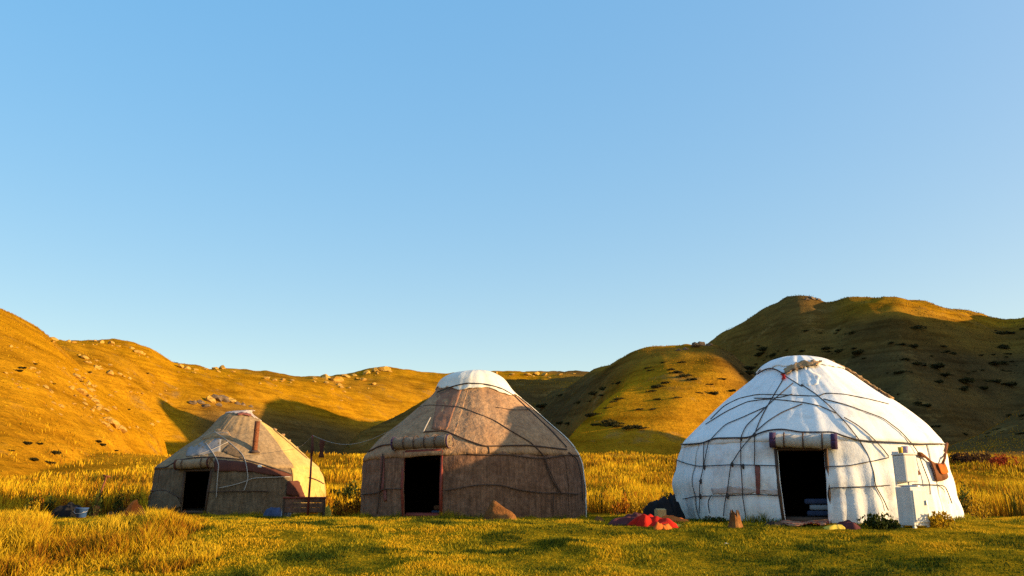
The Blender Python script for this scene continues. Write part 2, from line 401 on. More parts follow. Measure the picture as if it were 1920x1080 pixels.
# ------------------------------------------------------------------ yurts
from mathutils.bvhtree import BVHTree
M = {}
M['white_felt'] = fabric('white_felt', (.76, .76, .76), (.87, .86, .85), 2.0, bump=0.22, fine=45, stain=(.42, .31, .22), stain_amt=0.5, streak=0.07)
M['white_wall'] = fabric('white_wall', (.73, .73, .74), (.86, .85, .84), 2.4, bump=0.28, fine=40, stain=(.36, .25, .19), stain_amt=0.75, streak=0.12)
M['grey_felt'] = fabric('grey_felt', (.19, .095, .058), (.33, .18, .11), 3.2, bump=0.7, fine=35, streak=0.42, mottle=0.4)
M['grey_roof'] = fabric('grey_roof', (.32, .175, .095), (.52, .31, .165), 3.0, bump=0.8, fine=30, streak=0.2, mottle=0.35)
M['rust_felt'] = fabric('rust_felt', (.21, .095, .055), (.33, .165, .10), 4, bump=0.6)
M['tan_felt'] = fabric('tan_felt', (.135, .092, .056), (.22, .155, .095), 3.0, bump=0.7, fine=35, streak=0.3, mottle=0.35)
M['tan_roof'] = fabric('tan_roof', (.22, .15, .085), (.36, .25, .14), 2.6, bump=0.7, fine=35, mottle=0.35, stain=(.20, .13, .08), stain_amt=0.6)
M['canvas'] = fabric('canvas', (.44, .29, .09), (.62, .43, .15), 2.6, bump=0.4, stain=(.34, .22, .10), stain_amt=0.5, mottle=0.2)  # lighter cloth that paints sunlight on the small yurt's sunny side
M['cream'] = fabric('cream', (.62, .58, .50), (.78, .75, .68), 3.0, bump=0.4)
M['blue_grey'] = fabric('blue_grey', (.20, .19, .19), (.30, .28, .27), 5)
M['dusty'] = fabric('dusty', (.36, .29, .26), (.50, .42, .38), 4, bump=0.5, mottle=0.25)
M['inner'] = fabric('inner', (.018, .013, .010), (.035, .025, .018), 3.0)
M['rope_dark'] = plain('rope_dark', (.055, .045, .045), 0.95, scale=90)
M['rope_brown'] = plain('rope_brown', (.085, .05, .035), 0.95, scale=90)
M['rope_white'] = plain('rope_white', (.36, .32, .28), 0.95, scale=90)
M['strap'] = fabric('strap', (.16, .05, .04), (.26, .10, .08), 8)
M['old_felt'] = fabric('old_felt', (.26, .15, .07), (.42, .27, .14), 6, bump=0.9)
M['stained'] = fabric('stained', (.38, .28, .24), (.66, .60, .58), 4, bump=0.3)
M['maroon'] = fabric('maroon', (.07, .025, .02), (.12, .045, .03), 5)
M['red_wood'] = plain('red_wood', (.20, .035, .022), 0.6, scale=30)
M['dark_wood'] = plain('dark_wood', (.07, .04, .025), 0.75, scale=30)
M['purple'] = fabric('purple', (.05, .03, .07), (.08, .045, .10), 9)
M['rust'] = plain('rust', (.17, .055, .022), 0.75, 0.3, var=0.5, scale=35, bump=0.5)
M['red_cloth'] = fabric('red_cloth', (.36, .010, .006), (.52, .022, .010), 5)

def reed(name, c1, c2, band):
    m, nt, N, L, b = new_mat(name)
    tc = N.new('ShaderNodeTexCoord')
    w = N.new('ShaderNodeTexWave'); w.inputs['Scale'].default_value = 18; w.inputs['Distortion'].default_value = 1.5; w.inputs['Detail'].default_value = 2
    L.new(tc.outputs['Object'], w.inputs['Vector'])
    n = N.new('ShaderNodeTexNoise'); n.inputs['Scale'].default_value = 30; n.inputs['Detail'].default_value = 5; L.new(tc.outputs['Object'], n.inputs['Vector'])
    r = N.new('ShaderNodeValToRGB'); r.color_ramp.elements[0].color = (*c1, 1); r.color_ramp.elements[1].color = (*c2, 1)
    ad = N.new('ShaderNodeMath'); ad.operation = 'MULTIPLY'; L.new(w.outputs['Fac'], ad.inputs[0]); L.new(n.outputs['Fac'], ad.inputs[1])
    L.new(ad.outputs[0], r.inputs['Fac']); r.color_ramp.elements[0].position = 0.05; r.color_ramp.elements[1].position = 0.5
    L.new(r.outputs['Color'], b.inputs['Base Color']); b.inputs['Roughness'].default_value = 0.9
    bp = N.new('ShaderNodeBump'); bp.inputs['Strength'].default_value = 0.5; bp.inputs['Distance'].default_value = 0.01; L.new(w.outputs['Fac'], bp.inputs['Height']); L.new(bp.outputs[0], b.inputs['Normal'])
    return m
M['reed_pale'] = reed('reed_pale', (.30, .27, .24), (.60, .57, .52), 0)
M['reed_brown'] = reed('reed_brown', (.11, .07, .045), (.34, .25, .17), 0)
M['reed_tan'] = reed('reed_tan', (.18, .11, .06), (.40, .29, .17), 0)

def zoomer(x0, y0, k):
    return lambda pts: [(x0 + k * a, y0 + k * b) for a, b in pts]

class Yurt:
    def __init__(s, name, label, cx, cy, left, right, n_wall, top_px, fold=0.012, seed=0, rib=0.5):
        """left/right: outline pixels from the base up, the first n_wall of them on the wall"""
        s.c = np.array([cx, cy]); s.z0 = zat(cx, cy); s.seed = seed; s.fold = fold; s.rib = rib; s.lift = 0.020 + 0.5 * fold
        s.a0 = math.atan2(cx, cy); s.th_r = s.a0 + math.pi / 2; s.th_f = s.a0 + math.pi
        D = math.hypot(cx, cy); top_z = CZ + D * E(*top_px)
        def prof(pts):
            out = []
            for p in pts:
                d = pixdir(*p); h = math.hypot(d[0], d[1]); u = d[:2] / h
                t = s.c @ u; per = abs(u[0] * s.c[1] - u[1] * s.c[0])
                out.append((per, CZ + t * d[2] / h))
            return out
        def split(pts):
            P = prof(pts)
            wall = P[:n_wall]; wall[0] = (wall[0][0], s.z0 - 0.08)
            return wall, P[n_wall - 1:] + [(0.02, top_z)]
        lw, lr = split(left); rw, rr = split(right)
        s.NW, s.NR = 22, 44
        f = lambda P, n: resample_n(P, n)
        s.PL = np.vstack([f(lw, s.NW), f(lr, s.NR)[1:]]); s.PR = np.vstack([f(rw, s.NW), f(rr, s.NR)[1:]])
        s.cpx = (np.mean([q[0] for q in left + right]), np.mean([q[1] for q in left + right]))
        s.root = empty(name, (cx, cy, s.z0)); tag(s.root, label, 'yurt')
        s.eave_z = 0.5 * (lw[-1][1] + rw[-1][1])
        th = np.linspace(0, 2 * math.pi, 361)
        V, Fq = s.sheet(np.arange(len(s.PL)), th, 0.0, close=False)
        s.bvh = BVHTree.FromPolygons([Vector(v) for v in V], [tuple(q) for q in Fq])

    def point(s, k, th, off=0.0):
        """point on the cover: profile index k (float) and azimuth th"""
        k = np.asarray(k, float); th = np.asarray(th, float)
        ar = np.arange(len(s.PL))
        w = 0.5 + 0.5 * np.cos(th - s.th_r)
        g = lambda P, j: np.interp(k, ar, P[:, j])
        r = (1 - w) * g(s.PL, 0) + w * g(s.PR, 0); z = (1 - w) * g(s.PL, 1) + w * g(s.PR, 1)
        u = th * 3.0 + s.seed
        sag = np.clip(r, 0, 2.0) / 2.0
        fold = s.fold * (fbm(u * 2.2, z * 0.9 + s.seed, 1.0, 3)) + s.rib * s.fold * np.sin(th * 42 + 1.3 * np.sin(th * 5)) * (k > s.NW - 2) * np.clip((len(s.PL) - 6 - k) / 12, 0, 1)
        fold = fold + 0.7 * s.fold * np.sin(th * 60 + 2 * np.sin(th * 7 + s.seed)) * np.clip((s.NW - k) / s.NW, 0, 1)
        fold = fold + s.fold * 1.5 * (np.abs(np.sin(math.pi * k / 7.2 + 0.25 * np.sin(th * 9 + s.seed))) - .5) * (k < s.NW) * (0.6 + 0.4 * np.sin(th * 13 + 2 * s.seed))
        r = r + (fold + off) * np.minimum(1, sag * 2)
        z = z + off * np.clip((k - s.NW) / 12, 0, 1) * 0.8
        return np.stack([s.c[0] + r * np.sin(th), s.c[1] + r * np.cos(th), z], -1)

    def sheet(s, ks, ths, off=0.0, close=True):
        K, T = np.meshgrid(ks, ths, indexing='ij')
        V = s.point(K, T, off).reshape(-1, 3)
        n, m = K.shape
        i, j = np.meshgrid(np.arange(n - 1), np.arange(m - 1), indexing='ij')
        Fq = np.stack([i * m + j, i * m + j + 1, (i + 1) * m + j + 1, (i + 1) * m + j], -1).reshape(-1, 4)[:, ::-1]
        return V, Fq

    def local(s, V):
        return np.asarray(V, float) - np.array([s.c[0], s.c[1], s.z0])

    def part(s, name, V, Fq, mat, parent=None, thick=0.0, cols=None):
        o = mesh_np(name, s.local(V), np.asarray(Fq) if isinstance(Fq, np.ndarray) else Fq, mat, parent or s.root, True, cols)
        if thick:
            md = o.modifiers.new('thickness', 'SOLIDIFY'); md.thickness = thick; md.offset = -1
        return o

    def hit(s, px, py):
        d = Vector(pixdir(px, py)).normalized()
        p, n, i, t = s.bvh.ray_cast(Vector((0, 0, CZ)), d)
        return (np.array(p), np.array(n) * (-1 if n.dot(d) > 0 else 1)) if p else (None, None)

    def th_of(s, p): return math.atan2(p[0] - s.c[0], p[1] - s.c[1]) % (2 * math.pi)

    def trace(s, pts, off, step=0.05):
        P = []
        for a, b in resample(pts, 5.0):
            p, n = s.hit(a, b)
            if p is not None: P.append(p + n * off)
        if len(P) < 3: return None
        P = np.array(P)
        for _ in range(2): P[1:-1] = 0.5 * P[1:-1] + 0.25 * (P[:-2] + P[2:])
        return P

    def rope(s, pts, rad=0.012, mat='rope_dark', off=None, name='rope'):
        P = s.trace(pts, (rad * 0.9 + s.lift) if off is None else off)
        if P is None: return None
        v, f = tube(P, rad, 5)
        return s.part(name, v, f, M[mat])

    def patch(s, name, top, bot, mat, off=0.03, nu=24, nv=6, rag=0.0, parent=None, thick=0.008):
        """a piece of cloth lying on the cover between two pixel polylines"""
        T = resample_n(top, nu); B = resample_n(bot, nu); V = []
        for j in range(nv):
            f = j / (nv - 1)
            for i in range(nu):
                a, b = (1 - f) * T[i] + f * B[i]
                if j in (0, nv - 1) and rag: a += rng.normal(0, rag); b += rng.normal(0, rag)
                p, n = s.hit(a, b)
                while p is None:                       # just past the outline: pull in towards the yurt
                    a += 0.04 * (s.cpx[0] - a); b += 0.04 * (s.cpx[1] - b); p, n = s.hit(a, b)
                V.append(p + n * (off + 0.006 * fbm(np.array([i * .7]), np.array([j * .9 + s.seed]), 1.0, 2)[0]))
        Fq = [(j * nu + i, (j + 1) * nu + i, (j + 1) * nu + i + 1, j * nu + i + 1) for j in range(nv - 1) for i in range(nu - 1)]
        return s.part(name, V, Fq, mat, parent, thick)

    def build(s, door, wall_mat, roof_mat, crown_k, crown_mat, frame_mat, wall_splits=(0.5,), roof_splits=(), sunny_mat=None, droop=1.0):
        tl, tr, br, bl = door
        P = [s.hit(*q)[0] for q in (tl, tr)] + [s.hit(q[0], q[1] - 12)[0] for q in (br, bl)]
        tht = [s.th_of(p) for p in P]
        lo_l, lo_r = tht[3], tht[2]; up_l, up_r = tht[0], tht[1]
        # seen from outside, azimuth falls from left to right (front of the yurt faces the camera)
        zt = 0.5 * (P[0][2] + P[1][2]); s.door_z = zt
        thl, thr = max(up_l, lo_l), min(up_r, lo_r)
        s.thl, s.thr = 0.5 * (up_l + lo_l), 0.5 * (up_r + lo_r)
        kz = np.interp(zt, 0.5 * (s.PL[:s.NW, 1] + s.PR[:s.NW, 1]), np.arange(s.NW)); s.kz = kz
        # wall felts beside the door: azimuth runs up from the door's left edge round the back to its right edge
        start, end = s.thl, s.thr + 2 * math.pi
        cuts = [start] + [start + (end - start) * f for f in wall_splits] + [end]
        for q_, (a, b) in enumerate(zip(cuts[:-1], cuts[1:])):
            n = max(12, int((b - a) / math.radians(1.3)))
            ths = np.linspace(a + (0.012 if a != start else 0), b, n)
            ks = np.linspace(0, s.NW - 1, 26)
            K, T = np.meshgrid(ks, ths, indexing='ij')
            # door edges lean a little as the felt is pulled aside
            def shift(T, K):
                q = 1 - K / max(kz, 1)
                fl = np.exp(-((T - start) / 0.12)) * (lo_l - up_l) * 0.5 * (2 * q - 1)
                fr = np.exp(-((end - T) / 0.12)) * (lo_r - up_r) * 0.5 * (2 * q - 1)
                return T + np.where(K <= s.NW, fl + fr, 0)
            V = s.point(K, shift(T, K), 0.004 if a == start else 0.0).reshape(-1, 3)
            # hem follows the grass unevenly
            nn, m = K.shape
            hem = V[:m, 2] + 0.03 * fbm(T[0] * 9, T[0] * 0 + s.seed, 1.0, 2); V[:m, 2] = hem
            i, j = np.meshgrid(np.arange(nn - 1), np.arange(m - 1), indexing='ij')
            Fq = np.stack([i * m + j, i * m + j + 1, (i + 1) * m + j + 1, (i + 1) * m + j], -1).reshape(-1, 4)[:, ::-1]
            s.part('wall_felt', V, Fq, sunny_mat if sunny_mat and q_ == 2 else wall_mat, None, 0.02)
        # strip above the door
        ks = np.linspace(kz, s.NW - 1, 5); V, Fq = s.sheet(ks, np.linspace(s.thr, s.thl, 16), 0.0); s.part('lintel_felt', V, Fq, wall_mat, None, 0.02)
        # roof felts
        rc = [0.0] + list(roof_splits) + [1.0]
        ks = np.r_[np.linspace(s.NW - 2.0, s.NW + 4, 9), np.linspace(s.NW + 5, crown_k + 2, 30)]
        full = 2 * math.pi
        for a, b in zip(rc[:-1], rc[1:]):
            n = max(20, int((b - a) * 300)); ths = s.th_f - math.pi + full * np.linspace(a, b + (0.004 if b < 1 else 0), n)
            V, Fq = s.sheet(ks, ths, 0.020 + (0.006 if a > 0 else 0))
            m = len(ths)
            V[:m, 2] -= 0.02 + 0.025 * np.abs(fbm(ths * 6, ths * 0 + s.seed, 1.0, 2))
            s.part('roof_felt', V, Fq, sunny_mat if sunny_mat and a == 0 else roof_mat, None, 0.018)
        # crown cover
        ks = np.linspace(crown_k, len(s.PL) - 1, 26); ths = np.linspace(0, full, 160)
        V, Fq = s.sheet(ks, ths, 0.05)
        m = len(ths); f_ = np.linspace(1, 0, 26)[:, None]
        low = droop * (0.5 + 0.5 * np.cos(ths - s.th_r + 0.5)) + 1.1 * fbm(np.cos(ths) * 3 + 9, np.sin(ths) * 3 + s.seed, 1.0, 3)
        K2 = ks[:, None] - f_ * low[None, :]
        V = s.point(K2, np.repeat(ths[None, :], 26, 0), 0.05 + 0.012 * fbm(np.cos(ths) * 7, np.sin(ths) * 7, 1.0, 2)[None, :] * f_).reshape(-1, 3)
        s.crown = s.part('crown_cover', V, Fq, crown_mat, None, 0.015)
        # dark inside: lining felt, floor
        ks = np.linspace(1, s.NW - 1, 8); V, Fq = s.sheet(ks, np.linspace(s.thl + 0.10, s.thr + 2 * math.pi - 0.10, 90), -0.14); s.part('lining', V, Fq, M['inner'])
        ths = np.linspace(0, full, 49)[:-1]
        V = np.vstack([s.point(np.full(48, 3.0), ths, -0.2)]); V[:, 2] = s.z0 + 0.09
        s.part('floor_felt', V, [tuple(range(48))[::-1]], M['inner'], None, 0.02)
        # door frame
        for side, (tu, td) in (('l', (up_l, lo_l)), ('r', (up_r, lo_r))):
            pts = [s.point(k_, td + (tu - td) * f + (0.012 if side == 'l' else -0.012), 0.004) for f, k_ in ((0.0, 0.3), (0.5, kz * .5), (1.0, kz))]
            v, f = tube(np.array(pts), 0.032, 4); s.part('door_post', v, f, frame_mat)
        v, f = tube(s.point(np.full(6, kz), np.linspace(up_l, up_r, 6), 0.0), 0.032, 4); s.part('door_lintel', v, f, frame_mat)
        a, b = s.point(1.6, lo_l, -0.03), s.point(1.6, lo_r, -0.03)
        a[2] = b[2] = zat(a[0], a[1]) + 0.05
        v, f = tube(np.array([a, 0.5 * (a + b), b]), 0.05, 4); s.part('threshold', v, f, frame_mat)

    def roll(s, a, b, rad, mat, cap_mat, bind=3, out=0.06, ends=0.05):
        """rolled-up door mat tied over the door: spiral of matting, end wraps, ties"""
        pa, na = s.hit(*a); pb, nb = s.hit(*b)
        n = na + nb; n[2] = 0; n /= np.linalg.norm(n)
        pa = pa + n * (rad + out); pb = pb + n * (rad + out)
        ax = (pb - pa); L = np.linalg.norm(ax); ax /= L
        e1 = np.cross(ax, np.array([0, 0, 1.0])); e1 /= np.linalg.norm(e1); e2 = np.cross(e1, ax)
        turns, steps = 3.4, 120
        t = np.linspace(0, 1, steps); rr = rad * (0.25 + 0.75 * t); an = 2 * math.pi * turns * t
        cs = np.linspace(0, 1, 20); V, Fq = [], []
        for c in cs:
            for r_, a_ in zip(rr, an):
                wob = 1 + 0.05 * math.sin(c * 23 + a_ * 1.3) + 0.03 * math.sin(c * 9)
                V.append(pa + ax * L * c + (e1 * math.cos(a_) + e2 * math.sin(a_)) * r_ * wob + np.array([0, 0, -0.02 * math.sin(math.pi * c)]))
        for i in range(len(cs) - 1):
            for k in range(steps - 1):
                Fq.append((i * steps + k, (i + 1) * steps + k, (i + 1) * steps + k + 1, i * steps + k + 1))
        o = s.part('rolled_door_mat', V, Fq, mat, None, 0.008)
        def ring(c, r_, w, m_, nm):
            P = [pa + ax * (L * c) + (e1 * math.cos(q) + e2 * math.sin(q)) * r_ for q in np.linspace(0, 2 * math.pi, 25)]
            V = []; Q = []
            for q, p in enumerate(P):
                V += [p - ax * w / 2, p + ax * w / 2]
                if q: Q.append((2 * q - 2, 2 * q - 1, 2 * q + 1, 2 * q))
            s.part(nm, V, Q, m_, o, 0.008)
        for c in (0.0 + ends / 2 / L, 1.0 - ends / 2 / L): ring(c, rad * 1.07, ends, cap_mat, 'end_wrap')
        for c in np.linspace(0.22, 0.78, bind): ring(c, rad * 1.09, 0.022, M['rope_brown'], 'tie')
        return o

def resample_n(P, n):
    P = np.array(P, float); L = np.r_[0, np.cumsum(np.linalg.norm(np.diff(P, axis=0), axis=1))]
    # rounded path through the points
    f = [pchip(L, P[:, k]) for k in range(P.shape[1])]; q = np.linspace(0, L[-1], n)
    return np.stack([g(q) for g in f], 1)

# ---- white yurt
def white_yurt():
    y = Yurt('white_yurt', 'white felt yurt with dark ropes netted over its roof and wall', 5.58, 15.53,
             [(1279, 976), (1268, 940), (1263, 909), (1271, 865), (1282, 832), (1322, 795), (1366, 754), (1397, 728), (1419, 709), (1432, 692), (1452, 680), (1475, 674)],
             [(1812, 976), (1799, 940), (1789, 909), (1778, 865), (1768, 829), (1739, 799), (1689, 765), (1638, 734), (1594, 704), (1568, 689), (1545, 678), (1525, 674)], 5, (1500, 671), fold=0.026, seed=1, rib=0.08)
    y.build([(1458, 842), (1545, 842), (1552, 975), (1473, 977)], M['white_wall'], M['white_felt'], y.NW + 30, M['white_felt'], M['dark_wood'], (0.12, 0.5, 0.86), (0.28, 0.56, 0.8))
    a, b = zoomer(1240, 660, .3148), zoomer(1500, 660, .3148)
    R1 = lambda p: y.rope(p, 0.0085)
    y.rope(a([(130, 557), (250, 553), (330, 520), (520, 518), (640, 478), (720, 471), (830, 488), (950, 488)]) + b([(190, 488), (340, 530), (480, 543), (680, 553), (840, 552)]), 0.014)
    for p in ([(100, 645), (170, 672), (250, 685), (420, 675), (560, 680), (690, 683)], [(140, 875), (230, 855), (400, 855), (560, 848), (718, 855)],
              [(262, 550), (262, 690), (240, 780), (235, 960)], [(290, 545), (275, 620), (262, 690)], [(480, 520), (482, 680), (492, 860), (510, 985)],
              [(560, 500), (560, 680)], [(420, 675), (405, 790), (395, 860), (378, 975)], [(310, 850), (280, 890), (292, 960)],
              [(735, 160), (690, 240), (640, 325), (590, 420), (560, 500)], [(785, 195), (700, 270), (620, 345), (510, 450), (490, 490), (480, 520)],
              [(620, 340), (500, 395), (390, 440), (330, 500), (290, 545)], [(840, 320), (720, 370), (640, 420), (560, 490), (490, 570), (425, 665)],
              [(270, 440), (400, 360), (520, 305), (640, 290), (750, 300), (870, 315), (950, 335), (1040, 375)]):
        R1(a(p))
    R1(a([(300, 410), (380, 330), (470, 285), (580, 262), (700, 265), (830, 270), (950, 275)]) + b([(140, 255), (260, 262), (400, 290), (520, 320)]))
    R1(a([(560, 285), (640, 288), (720, 280), (780, 262)]))
    R1(a([(735, 150), (850, 225)]) + b([(0, 195), (100, 265), (190, 345), (270, 430), (340, 520), (400, 620), (430, 720), (440, 800), (520, 945)]))
    for p in ([(260, 400), (340, 445), (420, 510), (480, 575), (520, 625)], [(140, 290), (270, 325), (380, 365), (490, 405), (590, 480), (650, 545), (690, 600), (720, 680), (760, 780), (765, 850)],
              [(150, 688), (290, 682), (420, 655), (520, 630)], [(165, 808), (420, 803), (530, 795)], [(640, 790), (850, 795), (870, 850), (890, 905)]):
        R1(b(p))
    y.rope(a([(585, 150), (620, 122), (660, 110), (700, 125), (735, 155), (790, 120), (850, 100)]), 0.014, 'rope_brown', 0.07)
    y.patch('strap', a([(560, 678), (590, 680)]), a([(572, 850), (590, 850)]), M['strap'], 0.026, 4, 10, 0.8)
    y.patch('knot', a([(722, 152), (742, 150)]), a([(724, 182), (746, 180)]), M['red_cloth'], 0.075, 5, 5, 1.0)
    y.patch('torn_felt', a([(735, 120), (830, 75), (950, 72)]) + b([(110, 85)]), a([(745, 150), (830, 115), (930, 100)]) + b([(60, 105)]), M['old_felt'], 0.078, 26, 5, 1.6)
    # ragged old felt showing along the sunny edge of the roof
    ks = np.linspace(y.NW + 15, y.NW + 33, 30)
    for q, (t0, t1) in enumerate(((6, 16), (-4, 5))):
        V, Fq = [], []
        for i, k in enumerate(ks):
            for j, t in enumerate(np.linspace(t0, t1, 6)):
                tt = t + (rng.normal(0, 1.3) if j in (0, 5) else 0)
                V.append(y.point(k, y.th_r + R(tt) , 0.045 + (0.03 * rng.random() if j in (0, 5) else 0)))
        for i in range(29):
            if i % 7 == 6 and q: continue
            for j in range(5): Fq.append((i * 6 + j, i * 6 + j + 1, i * 6 + j + 7, i * 6 + j + 6))
        y.part('torn_felt', V, Fq, M['old_felt'], None, 0.012)
    for q in ((735, 160), (560, 500), (480, 520), (262, 688), (425, 670), (490, 682), (240, 770), (400, 856), (236, 856)):
        p, n = y.hit(*a([q])[0]); p = p + n * .03; v, f = tube([p - n * .02 + np.array([0, 0, .04]), p, p + np.array([.01, 0, -.05])], .026, 6, True, [.4, 1, .5]); y.part('rope_knot', v, f, M['rope_dark'])
    y.patch('patched_felt', a([(300, 815), (400, 800), (560, 812), (700, 822)]), a([(310, 850), (400, 848), (560, 842), (700, 850)]), M['stained'], 0.012, 26, 5, 1.2)
    y.patch('patched_felt', b([(0, 90), (60, 110), (120, 150)]), b([(0, 200), (60, 215), (110, 200)]), M['white_wall'], 0.034, 12, 6, 1.0)
    y.roll((1441, 826), (1567, 829), 0.118, M['reed_pale'], M['purple'], 3, 0.03, 0.10)
    return y

def grey_yurt():
    y = Yurt('grey_yurt', 'grey-brown felt yurt with a white crown cover and red door frame', -0.79, 17.68,
             [(677, 966), (678, 925), (680, 898), (681, 875), (685, 857), (716, 823), (750, 798), (788, 766), (817, 738), (828, 717), (846, 706)],
             [(1097, 964), (1097, 930), (1094, 898), (1090, 872), (1083, 850), (1063, 826), (1032, 800), (994, 766), (962, 739), (940, 712), (915, 700)], 5, (884, 697), fold=0.012, seed=5, rib=0.2)
    f = zoomer(650, 680, .2871)
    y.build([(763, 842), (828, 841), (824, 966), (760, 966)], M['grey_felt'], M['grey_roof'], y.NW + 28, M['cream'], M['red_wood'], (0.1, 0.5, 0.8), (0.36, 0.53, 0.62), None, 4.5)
    B = lambda p, r=0.011, m='rope_brown': y.rope(f(p), r, m)
    B([(510, 462), (640, 452), (710, 482), (800, 520), (900, 555), (1040, 550), (1180, 548), (1300, 560), (1430, 575)], 0.014)
    B([(118, 606), (230, 548), (320, 540)], 0.016); B([(780, 600), (900, 605), (1060, 605), (1200, 625), (1290, 628), (1430, 605), (1510, 612)])
    B([(460, 300), (540, 285), (640, 290), (750, 300), (850, 340), (960, 385), (1080, 460), (1200, 530), (1290, 620), (1310, 720), (1350, 800), (1390, 845)])
    B([(970, 300), (1090, 320), (1190, 315)]); B([(105, 860), (220, 850), (240, 825), (370, 825)]); B([(640, 835), (760, 815), (870, 798), (1000, 800), (1120, 830), (1260, 850), (1390, 850), (1510, 858)])
    B([(245, 600), (240, 700), (225, 830), (212, 985)], 0.015); B([(1290, 640), (1340, 760), (1385, 840)]); B([(1340, 870), (1340, 975)]); B([(925, 555), (932, 610)])
    B([(1440, 590), (1495, 630), (1525, 760), (1530, 900)], 0.012, 'rope_dark'); B([(1090, 225), (1200, 330), (1330, 450), (1430, 560)], 0.012, 'rope_dark')
    y.rope(f([(604, 208), (700, 168), (780, 145), (900, 152), (1000, 182), (1082, 232)]), 0.013, 'rope_dark', 0.07)
    B([(552, 370), (525, 420), (505, 465)], 0.015, 'rope_white')
    y.patch('strap', f([(228, 610), (252, 610)]), f([(222, 840), (246, 840)]), M['strap'], 0.022, 4, 10, 0.6)
    y.patch('strap', f([(240, 830), (262, 828)]), f([(250, 905), (266, 900)]), M['strap'], 0.022, 4, 6, 0.6)
    y.patch('patched_felt', f([(600, 212), (690, 175), (765, 155)]), f([(560, 440), (600, 448), (660, 448)]), M['rust_felt'], 0.036, 12, 14, 0.8)
    y.patch('patched_felt', f([(630, 560), (740, 540), (850, 560)]), f([(632, 590), (740, 590), (850, 596)]), M['grey_roof'], 0.02, 14, 4, 0.6)
    # white felt over the back, showing along the sunny edge
    for k0, k1, t0, t1, off in ((y.NW + 1, y.NW + 26, -62, 15, 0.045), (1, y.NW + 1, -60, 13, 0.03)):
        ks = np.linspace(k0, k1, 24); V, Fq = y.sheet(ks, y.th_r + np.radians(np.linspace(t0, t1, 30)), off)
        y.part('white_back_felt', V, Fq, M['cream'], None, 0.012)
    y.roll((746, 833), (850, 828), 0.125, M['reed_brown'], M['purple'], 4, 0.03, 0.03)
    return y

